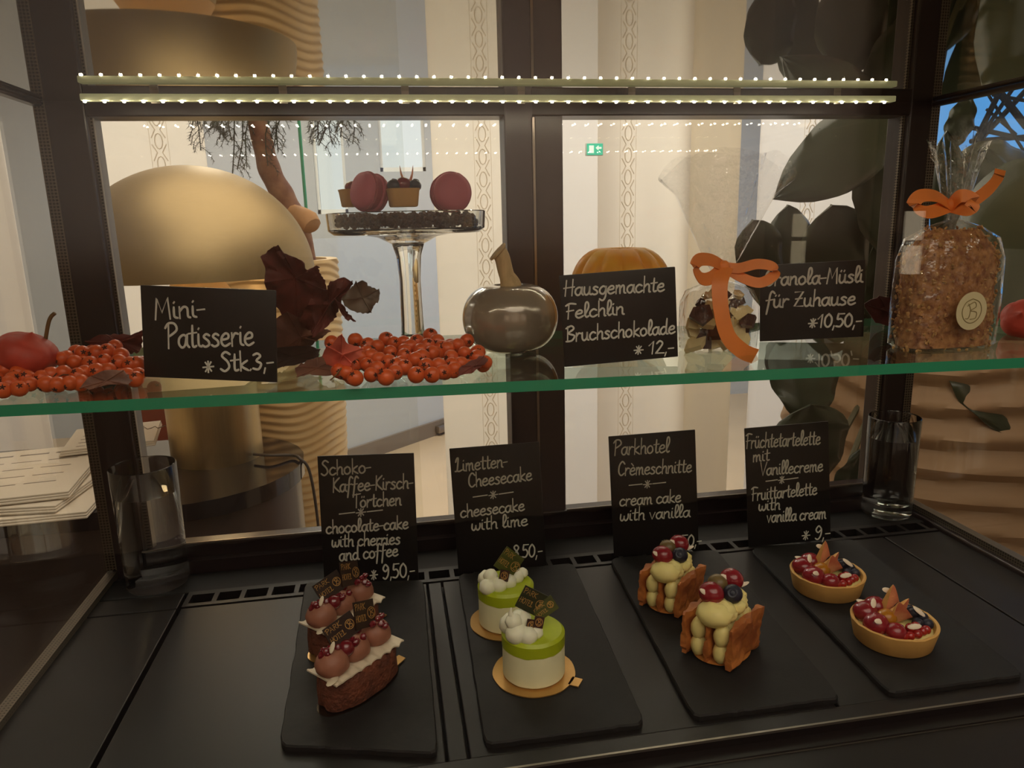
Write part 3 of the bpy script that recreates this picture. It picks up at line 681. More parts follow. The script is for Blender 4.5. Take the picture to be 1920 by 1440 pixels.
# ================================================================== PRICE CARDS
def price_card(corners, z, lean, label, lines, wpx=2.6):
    TL, TR, BR_, BL = corners
    b0, b1 = pz_(*BL, z), pz_(*BR_, z); u = (b1-b0); u.z = 0; u.normalize()
    up = V((0, 0, 1)); away = up.cross(u); v = up*cos(lean)+away*sin(lean); n = u.cross(v)   # n faces away
    o = (b0+b1)/2
    def hit(p):
        r = ray(*p); t = (o-CAMP).dot(n)/r.dot(n); return CAMP+r*t-o
    q = [hit(p) for p in corners]; Q = [V((p.dot(u), p.dot(v), 0)) for p in q]
    ce = sum(Q, V())/4; eu = (Q[1]-Q[0]).normalized()+(Q[2]-Q[3]).normalized()
    ev = (Q[0]-Q[3]).normalized()+(Q[1]-Q[2]).normalized(); e = eu.normalized()+V((ev.y, -ev.x, 0)).normalized(); e.normalize()
    f = V((-e.y, e.x, 0)); w = ((Q[1]-Q[0]).length+(Q[2]-Q[3]).length)/2; h = ((Q[0]-Q[3]).length+(Q[1]-Q[2]).length)/2
    U = u*e.x+v*e.y; Vv = u*f.x+v*f.y; org = o+u*ce.x+v*ce.y-U*w/2-Vv*h/2
    low = min(org.z, (org+U*w).z); org.z += max(z-low+.0003, -.004)
    M = Matrix((U, Vv.cross(U), Vv)).transposed().to_4x4(); M.translation = org
    g = root('price_card', org, label, 'price card', 'handwritten price cards', M=M)
    MB().bbox((0, 0, 0), (w, .002, h), .0008).build('card', BOARD, g)
    MB().prism([(0, 0), (.03, 0), (0, .035)], w-.028, w-.0245, M=Matrix(((0, 0, 1, 0), (1, 0, 0, .002), (0, 1, 0, 0), (0, 0, 0, 1)))).build('stand_foot', BLACK, g, smooth=False)
    ix = M.inverted(); t = MB()
    def loc(p):
        r = ray(*p); tt = (org-CAMP).dot(n)/r.dot(n); l = ix @ (CAMP+r*tt); return V((l.x, l.z, 0))
    for txt, x0, y0, x1, y1, xh in lines:
        A, B = loc((x0, y0)), loc((x1, y1)); st, tw = glyph_strokes(txt); k = (B-A).length/tw; dx = (B-A).normalized(); dy = V((-dx.y, dx.x, 0))
        hs = xh*((org-CAMP).length)/FPX*1.0; wd = 1.18*wpx*(org-CAMP).length/FPX
        j = random.Random(txt)
        S = [[A+dx*p.x*k+dy*p.y*hs+dx*(p.y*hs*.06) for p in s] for s in st]
        ink(t, S, lambda a, b, hh: V((a, -hh, b)), wd)
    t.build('lettering', CHALK, g, smooth=False)
    return g
price_card([(272, 551), (519, 546), (518, 718), (264, 722)], ZS, .06, 'black landscape price card reading Mini-Patisserie on the glass shelf',
    [('Mini-', 289, 599, 386, 594, 18), ('Patisserie', 312, 653, 477, 647, 21), ('* Stk.3,-', 380, 698, 514, 692, 16)], 3.4)
price_card([(1045, 518), (1263, 510), (1275, 678), (1062, 689)], ZS, .05, 'black landscape price card on the glass shelf reading Bruchschokolade 12,-',
    [('Hausgemachte', 1057, 555, 1246, 546, 14.5), ('Felchlin', 1061, 598, 1171, 589, 14), ('Bruchschokolade', 1061, 641, 1266, 625, 14.5), ('* 12,-', 1187, 664, 1263, 662, 14)], 3.0)
price_card([(1424, 500), (1621, 492), (1621, 638), (1426, 641)], ZS, .05, 'black landscape price card on the glass shelf reading Granola-Müsli 10,50,-',
    [('Granola-Müsli', 1432, 536, 1618, 529, 14), ('für Zuhause', 1435, 577, 1604, 571, 14), ('*10,50,-', 1514, 614, 1615, 612, 13.5)], 3.0)
price_card([(597, 858), (777, 849), (784, 1091), (606, 1100)], ZD, .10, 'black upright price card for the chocolate cherry cake, reading Schoko-Kaffee-Kirsch-Törtchen',
    [('Schoko-', 602, 892, 696, 886, 13), ('Kaffee-Kirsch-', 623, 923, 775, 915, 13), ('Törtchen', 662, 952, 753, 947, 12.5), ('_*_', 635, 971, 719, 964, 12),
     ('chocolate-cake', 611, 1001, 766, 991, 12), ('with cherries', 622, 1026, 751, 1020, 12), ('and coffee', 636, 1052, 747, 1042, 12.5), ('* 9,50,-', 693, 1087, 778, 1081, 15)], 2.5)
price_card([(841, 844), (1008, 832), (1028, 1066), (861, 1076)], ZD, .10, 'black upright price card behind the lime cakes, reading Limetten-Cheesecake',
    [('Limetten-', 853, 885, 952, 875, 13), ('Cheesecake', 878, 914, 998, 900, 13), ('_*_', 886, 939, 964, 930, 12), ('cheesecake', 863, 971, 984, 957, 12), ('with lime', 884, 995, 990, 985, 12), ('* 8,50,-', 940, 1048, 1017, 1043, 14)], 2.4)
price_card([(1139, 819), (1299, 811), (1315, 1034), (1153, 1045)], ZD, .10, 'black upright price card behind the cream slices, reading Crèmeschnitte',
    [('Parkhotel', 1150, 854, 1255, 848, 14), ('Crèmeschnitte', 1158, 892, 1297, 885, 13), ('_*_', 1178, 917, 1249, 912, 12), ('cream cake', 1161, 949, 1277, 941, 12), ('with vanilla', 1162, 977, 1294, 969, 12), ('* 8,50,-', 1237, 1027, 1315, 1023, 12.5)], 2.3)
price_card([(1391, 805), (1549, 797), (1562, 1018), (1408, 1026)], ZD, .10, 'black upright price card behind the fruit tartlets, reading Früchtetartelette',
    [('Früchtetartelette', 1398, 841, 1538, 833, 13), ('mit', 1411, 866, 1443, 863, 11), ('Vanillecreme', 1425, 892, 1543, 883, 12), ('_*_', 1435, 909, 1497, 903, 11), ('Fruittartelette', 1409, 939, 1532, 927, 12), ('with', 1422, 958, 1463, 955, 11), ('vanilla cream', 1437, 980, 1549, 972, 12), ('* 9,-', 1502, 1012, 1556, 1010, 14)], 2.2)

# ================================================================== SLATES
def slate(front, back, label):
    (fa, fb), (ba, bb) = front, back
    P4 = [pz_(*p, ZD+.006) for p in (fa, fb, bb, ba)]; c = sum(P4, V())/4
    g = root('slate_board', (c.x, c.y, ZD+.0005), label, 'serving board', 'slate serving boards on the deck')
    out = []
    for i in range(4):
        a, b = P4[i], P4[(i+1) % 4]
        for k in range(24):
            t = k/24; p = a.lerp(b, t)
            inn = (c-p).normalized(); e = min(t, 1-t)*24
            out.append(p+inn*(abs(noise.noise(p*90))*.0022+(.004 if e < .5 else 0)))
    poly = [(p.x-c.x, p.y-c.y) for p in out]; small = [(x*.985, y*.993) for x, y in poly]
    mb = MB(); n = len(poly)
    vs = [V((x, y, 0)) for x, y in poly]+[V((x, y, .0042)) for x, y in poly]+[V((x, y, .0058)) for x, y in small]
    fs = [tuple(range(n-1, -1, -1)), tuple(range(2*n, 3*n))]+[(i, (i+1) % n, (i+1) % n+n, i+n) for i in range(n)]+[(i+n, (i+1) % n+n, (i+1) % n+2*n, i+2*n) for i in range(n)]
    mb.add(vs, fs); mb.build('slate', SLATE, g, smooth=False)
ZP = ZD+.0068
slate(((522, 1398), (822, 1412)), ((572, 1092), (795, 1087)), 'slate board under the two chocolate cakes')
slate(((908, 1396), (1212, 1356)), ((858, 1076), (1076, 1055)), 'slate board under the two lime cheesecakes')
slate(((1300, 1345), (1580, 1308)), ((1142, 1046), (1344, 1030)), 'slate board under the two cream slices')
slate(((1668, 1300), (1925, 1266)), ((1405, 1028), (1602, 1010)), 'slate board under the two fruit tartlets')

# ================================================================== WATER GLASSES
TUMB = solid_glass('tumbler_glass', (252, 254, 252), 1.46); WAT = solid_glass('water', (252, 254, 254), 1.33); WETW = solid_glass('water_against_glass', (255, 255, 255), 1.098)
def water_glass(px, py, r, h, fill, label):
    # each optical boundary is built once: glass to air, water to air, and water to glass (relative index)
    c = pz_(px, py, ZD); c.z = ZD+.0005
    g = root('water_glass', c, label, 'glass', 'water glasses on the deck')
    ri = r-.0020; base = [(0, .0185), (r*.80, .0190), (r*.90, .0205), (r*.94-.001, .026)][::-1]
    out = [(0, 0), (r*.88, 0), (r*.94, .0015), (r*.965, .004), (r*.97, .02), (r, h-.001), (r-.0005, h-.0002), (r-.001, h), (r-.0016, h-.0004), (ri, h-.0015), (ri, fill)]
    MB().lathe(out, (0, 0, 0), 72).build('tumbler', TUMB, g, recalc=False)
    MB().lathe([(ri, fill)]+base, (0, 0, 0), 72, 0).lathe([(ri, fill), (0, fill)], (0, 0, 0), 72, 1).build('water', [WETW, WAT], g, recalc=False)
water_glass(298, 1093, .0365, .150, .117, 'tall glass of water in the rear left corner of the deck')
water_glass(1661, 962, .0335, .142, .113, 'tall glass of water in the rear right corner of the deck')

# ================================================================== CAKES
def almond(mb, c, M, s=.006): mb.ell(c, (s, s*.42, s*.16), 10, 6, M=M)
CREAM = mat('white_cream', (246, 242, 216), .5, sss=.15, nz=.03, nscale=60)
LIME = mat('lime_jelly', (174, 188, 26), .35, nz=.06, nscale=40)
CHEESE = mat('cheesecake', (246, 240, 196), .7, nz=.05, nscale=60, bump=.15, bscale=120)
PLQ = mat('dark_plaque', (44, 24, 18), .3); PLQG = mat('green_plaque', (78, 84, 24), .3, nz=.45, nscale=60, stretch=(1, 12, 1)); PLQD = mat('dark_green_plaque', (40, 44, 22), .3)
def plaque(parent, M, w, h, mt, txt=True, name='chocolate_plaque'):
    p = MB().box((-w/2, -.0006, -h/2), (w/2, .0006, h/2), M=M).build(name, mt, parent, smooth=False)
    t = MB(); f = lambda a, b, hh: M @ V((a, -.0006-hh, b))
    if txt:
        for i, s_ in enumerate(('PARK', 'HOTEL')):
            st, tw = glyph_strokes(s_); k = w*.52/tw
            ink(t, [[V((-w*.46+p_.x*k, h*.18-i*h*.42+p_.y*h*.12, 0)) for p_ in s2] for s2 in st], f, .0005, .0002)
        ink(t, [[V((w*.14+p_.x*h*.42*1, -h*.2+p_.y*h*.42, 0)) for p_ in s2] for s2 in MONO], f, .0006, .0002)
    else: ink(t, [[V((-w*.35+p_.x*w*.7, -h*.35+p_.y*h*.7, 0)) for p_ in s2] for s2 in MONO], f, .0006, .0002)
    t.build('gold_print', GOLDINK, p, smooth=False)
    return p
def TR(loc, rot): return Matrix.Translation(V(loc)) @ Euler(rot).to_matrix().to_4x4()
def cheesecake(px, py, rz, label, front):
    c = pz_(px, py, ZP+.001)
    bd = root('cake_board', (c.x, c.y, ZP), 'round gold card under the '+('front' if front else 'rear')+' lime cheesecake', 'cake board', 'gold cake boards', rz)
    n = 48; MB().prism([(.0385*(1+.006*sin(9*a))*cos(a), .0385*(1+.006*sin(9*a))*sin(a)) for a in [2*pi*k/n for k in range(n)]]+[], 0, .001).build('card_disc', GOLD, bd, smooth=False)
    tb = MB().box((.036, -.006, 0), (.046, .006, .001)).build('tab', GOLD, bd, smooth=False)
    g = root('lime_cheesecake', (c.x, c.y, ZP+.0012), label, 'cake', 'lime cheesecakes', 0)
    R_ = .0288; fz = lambda r, z, a: (r*(1+.012*noise.noise(V((cos(a)*3, sin(a)*3, z*60)))), z)
    MB().lathe([(0, 0), (R_-.0015, 0), (R_, .0015), (R_, .0305), (0, .0305)], seg=56, fn=fz).build('cheesecake_layer', CHEESE, g)
    MB().lathe([(0, .0306), (R_+.0003, .0306), (R_+.0004, .041), (R_-.0022, .0436), (0, .0438)], seg=56, fn=lambda r, z, a: (r, z if z > .031 else .0306-.002*max(0, noise.noise(V((cos(a)*4, sin(a)*4, 1)))))).build('lime_jelly', LIME, g)
    if front: bl_ = [(-.017, -.012, .048, .0105), (-.02, .002, .049, .011), (-.008, -.016, .047, .009), (-.012, -.002, .055, .010), (-.019, -.008, .058, .008), (-.01, .008, .05, .009), (.0, -.012, .047, .007)]
    else: bl_ = [(-.02, -.012, .047, .009), (-.019, .003, .048, .0095), (-.009, -.012, .0475, .0085), (.002, -.006, .047, .0085), (.012, .001, .048, .0075), (-.016, -.005, .055, .0075), (.019, .006, .049, .006)]
    mb = MB()
    for i, (x, y, z, r) in enumerate(bl_):
        mb.ell((x, y, z), (r, r, r*.92), 16, 12, bump=.12, bs=2.2, sd=i*3)
    x, y, z, r = bl_[4]; mb.tube([V((x, y, z)), V((x-.003, y, z+r*1.1)), V((x-.002, y, z+r*1.7))], [r*.6, r*.25, .0006], 8)
    mb.build('whipped_cream', CREAM, g)
    if front:
        plaque(g, TR((.0, .0, .071), (-.25, .55, -.1)), .026, .021, PLQD)
        plaque(g, TR((.011, -.002, .064), (-.35, -.5, .1)), .022, .014, PLQG)
        for xx in (-.004, .003): plaque(g, TR((xx, -.013, .0565+xx*.3), (-.3, .3, 0)), .009, .010, CHOC, False, 'chocolate_disc')
    else:
        plaque(g, TR((.004, -.001, .066), (-.3, .75, 0)), .024, .024, PLQG)
        plaque(g, TR((-.003, -.012, .0575), (-.3, .3, 0)), .010, .011, CHOC, False, 'chocolate_disc')
    return g
cheesecake(950, 1163, .4, 'round lime cheesecake with green jelly top, the rear one by its price card', False)
cheesecake(1001, 1258, -.6, 'round lime cheesecake with dark green plaque, the front one on the slate', True)

SPON = mat('chocolate_sponge', (122, 64, 40), .75, col2=(88, 44, 28), nscale=70, bump=1.6, bscale=220)
MOUS = mat('mocha_mousse', (158, 102, 80), .5, nz=.06, nscale=40)
WCH = mat('white_chocolate', (226, 210, 184), .4); RASP = mat('cherry_compote', (112, 18, 30), .2, spec=.7, coat=.5)
def choc_cake(pa, pb, label, card_label, acet):
    A, B = pz_(*pa, ZP), pz_(*pb, ZP); c = (A+B)/2; rz = math.atan2((B-A).y, (B-A).x)
    Lh, Wh = .0405, .0205
    n = 56
    def oval(l, w, k=2.6): return [((abs(cos(a))**(2/k))*l*(1 if cos(a) > 0 else -1), (abs(sin(a))**(2/k))*w*(1 if sin(a) > 0 else -1)) for a in [2*pi*i/n for i in range(n)]]
    bd = root('cake_board', (c.x, c.y, ZP), card_label, 'cake board', 'gold cake boards', rz)
    MB().prism(oval(.0445, .0215, 2.2), 0, .0008).build('card_oval', thin_glass('acetate', (235, 230, 225), .12) if acet else GOLD, bd, smooth=False)
    MB().prism([(.042, -.006), (.056, -.004), (.056, .005), (.042, .006)], .0009, .0017).build('tab', GOLD, bd, smooth=False)
    g = root('chocolate_cake', (c.x, c.y, ZP+.0018), label, 'cake', 'chocolate cherry cakes', rz)
    def slab(l, w, z0, z1, bumpv, sd):
        mb = MB(); vs = []; rings = [(z0, .97), (z0+.002, 1), ((z0+z1)/2, 1.01), (z1-.003, .99), (z1, .9)]; o = oval(l, w)
        for z, s in rings:
            for x, y in o:
                d = 1+bumpv*noise.noise(V((x*120, y*120, z*120+sd))); vs.append(V((x*s*d, y*s*d, z)))
        fs = [tuple(range(n-1, -1, -1)), tuple(range((len(rings)-1)*n, len(rings)*n))]
        for i in range(len(rings)-1): fs += [(i*n+k, i*n+(k+1) % n, (i+1)*n+(k+1) % n, (i+1)*n+k) for k in range(n)]
        return mb.add(vs, fs)
    slab(Lh, Wh, 0, .030, .10, 1).build('chocolate_base', SPON, g)
    ws = MB(); nn_ = 40; vs = []
    for i in range(nn_+1):
        t = -1+2*i/nn_; z = .0325
        for j, y in enumerate((-.93, -.6, 0, .6, .93)):
            wv = .0012*sin(i*1.15+(0 if y < 0 else 1.5))*abs(y)
            vs.append(V((t*.0405, y*Wh*(1+.06*sin(i*1.1)), z+wv-.001*abs(y))))
    fs = [(i*5+j, i*5+j+1, i*5+j+6, i*5+j+5) for i in range(nn_) for j in range(4)]; k = len(vs)
    ed = [i*5 for i in range(nn_+1)]; e2 = [i*5+4 for i in range(nn_+1)]
    ws.add(vs+[v-V((0, 0, .0014)) for v in vs], fs+[tuple(q+k for q in f[::-1]) for f in fs]+[(ed[i], ed[i]+k, ed[i+1]+k, ed[i+1]) for i in range(nn_)]+[(e2[i], e2[i+1], e2[i+1]+k, e2[i]+k) for i in range(nn_)]+[(0, 1, 2, 3, 4, 4+k, 3+k, 2+k, 1+k, k)]+[tuple(nn_*5+q for q in range(5))+tuple(nn_*5+k+q for q in range(4, -1, -1))])
    ws.build('white_chocolate_sheet', WCH, g)
    for i, x in enumerate((-.0285, -.002, .026)):
        def fn(r, z, a, i=i): return r*(1+.03*sin(z*900+a)), z
        MB().lathe([(0, .0322), (.0105, .0322), (.0145, .036), (.0148, .041), (.0128, .0465), (.009, .0505), (.004, .0526), (0, .053)], (x, -.001+.002*i, 0), 28, fn=fn).build('mousse_dome', MOUS, g)
        r = random.Random(i+3); mb = MB()
        for q in range(7): mb.ell((x+r.uniform(-.008, .008), -.003+r.uniform(-.007, .007), .0515+r.uniform(-.002, .0035)), (.0035, .003, .003), 8, 6, bump=.3, bs=2, sd=q)
        mb.build('cherry_piece', RASP, g)
    MB().ell((-.0145, -.004, .048), (.0075, .0075, .0075), 16, 12).build('cherry', RASP, g)
    al = MB(); almond(al, (-.031, -.006, .058), rotm(.2, -.9, .3), .005); almond(al, (-.04, -.014, .034), rotm(0, .1, .4), .009); al.build('white_chocolate_curl', WCH, g)
    plaque(g, TR((-.012, .003, .062), (-.55, -.2, -.1)), .030, .020, PLQ)
    plaque(g, TR((.014, .002, .065), (-.35, .32, .1)), .027, .024, PLQ)
    return g
choc_cake((572, 1248), (716, 1156), 'chocolate cherry cake with mousse domes and plaques, the rear one by its price card', 'gold card under the rear chocolate cake', False)
choc_cake((598, 1343), (742, 1243), 'chocolate cherry cake with mousse domes on clear oval card, the front one on the slate', 'clear oval card with a gold tab under the front chocolate cake', True)

PUFF = mat('puff_pastry', (196, 118, 54), .6, col2=(150, 78, 34), nscale=45, bump=.7, bscale=160)
CUST = mat('vanilla_cream', (246, 228, 150), .5, sss=.1, nz=.04, nscale=50)
GRAPE = mat('red_grape', (142, 26, 38), .18, spec=.7, nz=.2, nscale=60); BLUE = mat('blueberry', (38, 38, 56), .4, nz=.3, nscale=80); PHY = mat('yellow_physalis', (176, 112, 24), .25)
OLV = mat('green_brown_berry', (120, 98, 58), .35, nz=.3, nscale=70); ALM = mat('almond_flake', (240, 222, 200), .5)
def blueberry(mb, c, r, M=None):
    M = M or rotm(-.7, rnd.uniform(-.5, .5), 0)
    mb.ell(c, (r, r, r*.88), 16, 12, M=M)
    mb.lathe([(r*.42, r*.80), (r*.46, r*.92), (r*.30, r*.90), (r*.24, r*.78)], c, 12, M=M)
def cream_slice(pf, pb, label, k=1.):
    A, B = pz_(*pf, ZP), pz_(*pb, ZP); ax = (B-A); rz = math.atan2(ax.y, ax.x)-pi/2; ax.normalize()
    Lg = .064*k; c = A+ax*Lg/2
    g = root('cream_slice', (c.x, c.y, ZP+.0004), label, 'pastry', 'vanilla cream slices', rz)
    bl_ = MB().ell((0, 0, .0015), (.027*k, Lg*.5, .0018), 30, 8); bl_.build('glaze_base', mat('caramel_glaze', (176, 112, 56), .25), g)
    for i, x in enumerate((-.0225, 0, .0225)):
        h = (.041, .039, .042)[i]*k; th = (.0075, .005, .008)[i]*k; sd = i*5; mb = MB(); vs = []; nu, nv = 16, 12
        for s in (-1, 1):
            for a in range(nu+1):
                for b in range(nv+1):
                    u, v = a/nu, b/nv; e = min(u, 1-u, v, 1-v)*14+.35; e = min(1, e)**.5
                    d = noise.noise(V((u*7, v*6, sd+s)))*.0024
                    bulge = .0012*sin(u*9+v*5)*s
                    y = (u-.5)*Lg*(1+.05*v*(u-.3)); z = .002+h*v*(1-.06*(abs(u-.45)*2)**3)
                    vs.append(V((x*k+s*th/2*e+d+bulge+(.0015*v*(i-1)), y+noise.noise(V((v*8, sd, u)))*.002, z+noise.noise(V((u*9, sd, 3)))*.0025*v)))
        m_ = (nu+1)*(nv+1); fs = []
        for s in range(2):
            for a in range(nu):
                for b in range(nv):
                    q = s*m_+a*(nv+1)+b; f = (q, q+1, q+nv+2, q+nv+1); fs.append(f if s else f[::-1])
        per = [a*(nv+1) for a in range(nu+1)]+[nu*(nv+1)+b for b in range(1, nv+1)]+[a*(nv+1)+nv for a in range(nu-1, -1, -1)]+[b for b in range(nv-1, 0, -1)]
        for a in range(len(per)): p, q = per[a], per[(a+1) % len(per)]; fs.append((p, q, q+m_, p+m_))
        mb.add(vs, fs); mb.build('puff_pastry_sheet', PUFF, g)
    mb = MB()
    for x in (-.0115, .0115):
        for yy in (-.36, -.15, .15, .36):
            mb.ell((x*k, yy*Lg, .012*k), (.0078*k, .0085*k, .0115*k), 14, 10, bump=.1, bs=2, sd=x*99+yy); mb.ell((x*k*1.02, yy*Lg, .029*k), (.0080*k, .0085*k, .0115*k), 14, 10, bump=.12, bs=2, sd=x*77+yy)
    mb.build('cream_filling', CUST, g)
    mb = MB()
    for i, yy in enumerate((-.34, -.2, -.05, .12, .27, .42)):
        r = (.0145, .0125, .0112, .0108, .0104, .0098)[i]*k; mb.ell(((.002+.003*sin(i*2))*k, yy*Lg, .0475*k+.002*sin(i)), (r*1.15, r, r*.8), 16, 12, bump=.14, bs=2.2, sd=i*2.1)
    mb.ell((.013*k, .05*Lg, .048*k), (.008*k, .009*k, .007*k), 12, 8, bump=.2, bs=2); mb.ell((.013*k, -.18*Lg, .046*k), (.007*k, .008*k, .007*k), 12, 8, bump=.2, bs=2)
    mb.build('piped_cream', CUST, g)
    for (x, y, z, r, mt, nm) in ((-.006, -.20*Lg, .0625, .0118, GRAPE, 'grape_half'), (-.001, .3*Lg, .066, .0112, GRAPE, 'grape_half'), (-.009, .1*Lg, .064, .0095, OLV, 'physalis')):
        o = MB().ell((x*k, y, z*k), (r*k*1.05, r*k*.95, r*k*.9), 18, 12, bump=.05).build(nm, mt, g)
        if mt is GRAPE:
            a = MB(); almond(a, (x*k-.002, y-r*.78*k, (z+.004)*k), rotm(.9, .5, .3), .0055*k); a.build('almond_flake', ALM, g)
    mb = MB(); blueberry(mb, (.009*k, .02*Lg, .061*k), .0092*k, rotm(.9, .5, 0)); mb.build('blueberry', BLUE, g)
    a = MB(); almond(a, (-.001*k, -.30*Lg, .058*k), rotm(.4, .1, .1), .0065*k); almond(a, (.008, .42*Lg, .06*k), rotm(.2, -.4, .8), .006*k); a.build('almond_flake', ALM, g)
    return g
cream_slice((1234, 1150), (1290, 1100), 'vanilla cream slice with red grapes on top, the rear one by its price card', .93)
cream_slice((1322, 1245), (1384, 1186), 'vanilla cream slice with grapes and a blueberry, the front one on the slate', 1.)

CRUST = mat('shortcrust', (224, 172, 96), .65, nz=.15, nscale=30, bump=.3, bscale=120)
FIG = mat('fig_flesh', (204, 84, 66), .35, col2=(236, 160, 116), nscale=50, bump=.4, bscale=140); FIGS = mat('fig_rind', (226, 170, 96), .4); CURR = mat('redcurrant', (158, 24, 22), .12, spec=.8)
def tartlet(px, py, rz, label, flip):
    c = pz_(px, py, ZP); R_ = .0395
    g = root('fruit_tartlet', (c.x, c.y, ZP+.0004), label, 'tartlet', 'fruit tartlets', rz)
    MB().lathe([(0, 0), (R_-.005, 0), (R_-.004, .001), (R_-.0005, .017), (R_, .0205), (R_-.0012, .0215), (R_-.0032, .0205), (R_-.0042, .017), (R_-.006, .011), (0, .011)], seg=56, fn=lambda r, z, a: (r*(1+.006*noise.noise(V((cos(a)*4, sin(a)*4, z*50)))), z+(.0008*noise.noise(V((cos(a)*6, sin(a)*6, 2))) if z > .012 else 0))).build('pastry_shell', CRUST, g)
    MB().lathe([(0, .0165), (R_-.0085, .0160), (R_-.0052, .0145), (R_-.0056, .0115), (0, .0112)], seg=40).build('vanilla_cream', CUST, g)
    for x, y, z, r in ((-.0235, -.007, .022, .0122), (-.0215, .014, .023, .012), (-.005, .023, .0225, .0112), (-.012, -.020, .020, .010)): MB().ell((x, y, z), (r, r, r*.85), 18, 12, bump=.05, sd=x*900).build('grape_half', GRAPE, g)
    MB().ell((-.009, -.001, .0235), (.0095, .0095, .0085), 18, 12).build('physalis', PHY, g)
    for x, y, z, r in ((.023, .010, .021, .0068), (.018, .021, .021, .0068), (.028, -.001, .020, .0066), (.013, .013, .024, .0066), (.021, .001, .0245, .0062), (.027, -.011, .019, .006), (.017, -.011, .021, .0055)):
        mb = MB(); blueberry(mb, (x, y, z), r); mb.build('blueberry', BLUE, g)
    for x, y, z in ((-.002, -.027, .019), (.006, -.026, .0195), (.014, -.022, .0195), (.002, -.021, .0235), (.01, -.018, .0225), (.020, -.019, .0185), (-.008, -.026, .0185)): MB().ell((x, y, z), (.0046, .0046, .0044), 14, 10).build('redcurrant', CURR, g)
    for (x, y, z, rx, ry, rzz, L_) in ((.004, .013, .036, .15, -.15, .3, .030), (.001, -.006, .032, .45, -.35, -.2, .030), (.008, .003, .029, .3, .5, .5, .024)):
        M = TR((x, y, z), (rx, ry, rzz)); nq = 10; vs = []
        for i in range(nq+1):
            t = i/nq; h = L_*(t-.45); w = .0105*(1-t)**.75*min(1, t*5+.55)+.0004; d = w*.75
            vs += [M @ V((-w, -d*.4, h)), M @ V((w, -d*.4, h)), M @ V((w*.75, d*.7, h)), M @ V((-w*.75, d*.7, h))]
        fs = [(4*i+k, 4*i+(k+1) % 4, 4*i+4+(k+1) % 4, 4*i+4+k) for i in range(nq) for k in range(4)]+[(3, 2, 1, 0), (4*nq, 4*nq+1, 4*nq+2, 4*nq+3)]
        mb = MB().add(vs, fs); mb.m = [0 if (k % 4 == 0) else 1 for k in range(nq*4)]+[1, 1]; mb.build('fig_wedge', [FIG, FIGS], g)
    for (x, y, z, e) in ((-.026, -.015, .0295, (.7, .2, .3)), (-.015, .012, .0325, (.5, -.3, .9)), (-.022, .018, .031, (.3, .2, -.5)), (.004, -.024, .0265, (.6, -.1, -.1)), (.001, .016, .043, (.9, .3, .2)), (.021, -.006, .0305, (.4, .6, -.7))):
        a = MB(); almond(a, (x, y, z), rotm(*e), .0068); a.build('almond_flake', ALM, g)
    return g
tartlet(1549, 1103, .1, 'fruit tartlet with figs and grapes, the rear one by its price card', False)
tartlet(1673, 1197, -.05, 'fruit tartlet with figs and blueberries, the front one on the slate', True)

# ================================================================== ON THE SHELF
# cake stand
CG = solid_glass('stand_glass', (250, 252, 250), 1.48)
cs = pz_(776, 655, ZS)
stand = root('cake_stand', (cs.x, cs.y, ZS+.0004), 'small clear glass cake stand with a tall stem holding macarons', 'cake stand')
Hs = .116; Rs = .0775
MB().lathe([(0, 0), (.038, 0), (.04, .0015), (.038, .0035), (.02, .007), (.012, .014), (.0112, .03), (.0105, .07), (.0122, Hs-.022), (.016, Hs-.010), (.03, Hs-.003), (.05, Hs), (Rs-.006, Hs), (Rs-.001, Hs+.004), (Rs, Hs+.02), (Rs-.0008, Hs+.0208), (Rs-.0018, Hs+.020), (Rs-.0035, Hs+.0055), (Rs-.008, Hs+.003), (0, Hs+.003)], seg=72).build('bowl_and_stem', CG, stand)
crb = MB(); r = random.Random(5); zc = ZS+Hs+.0034
for k in range(420):
    a = r.uniform(0, 2*pi); q = sqrt(r.uniform(0, 1))*(Rs-.0085); z = zc+.003+r.uniform(0, .0105)
    crb.ell((cs.x+q*cos(a), cs.y+q*sin(a), z), (r.uniform(.0025, .0042), r.uniform(.0025, .004), .0028), 6, 4, M=rotm(r.uniform(0, 3), r.uniform(0, 3), 0), bump=.4, bs=2, sd=k)
o = crb.build('chocolate_crumble', mat('cocoa_crumble', (96, 58, 42), .6, col2=(58, 34, 26), nscale=160, bump=.8, bscale=200), smooth=False); tag(o, 'dark cocoa crumble filling the glass cake stand', 'crumble', kind='stuff')
MAC = mat('pink_macaron', (214, 112, 128), .6, nz=.06, nscale=30); MACF = mat('macaron_filling', (176, 78, 92), .7, bump=.5, bscale=200); MACC = mat('macaron_foot', (196, 98, 108), .8, nz=.2, nscale=150, bump=1., bscale=250)
def macaron(c, rot, label, r_=.0185):
    M = TR(c, rot); g = root('macaron', c, label, 'macaron', 'pink macarons on the cake stand', M=M)
    for s in (-1, 1):
        sh_ = MB().lathe([(0, s*.0035), (r_-.001, s*.0035), (r_+.0004, s*.0045), (r_-.0002, s*.006), (r_, s*.0072), (r_*.93, s*.0105), (r_*.7, s*.0132), (r_*.35, s*.0146), (0, s*.015)], seg=36).build('shell', MAC, g)
        MB().lathe([(r_-.003, s*.0036), (r_+.0012, s*.0044), (r_+.0008, s*.0062), (r_-.003, s*.0064)], seg=40, fn=lambda r, z, a: (r*(1+.02*noise.noise(V((cos(a)*14, sin(a)*14, 0)))), z)).build('foot', MACC, sh_)
    MB().lathe([(0, -.0036), (r_-.0022, -.0036), (r_-.0012, 0), (r_-.0022, .0036), (0, .0036)], seg=36).build('filling', MACF, g)
zt = ZS+Hs+.016
def on_stand(px, py, y): return py_(px, py, y)
macaron(on_stand(845, 362, cs.y-.015), (1.45, 0, .15), 'pink macaron facing outward on the right of the cake stand', .0186)
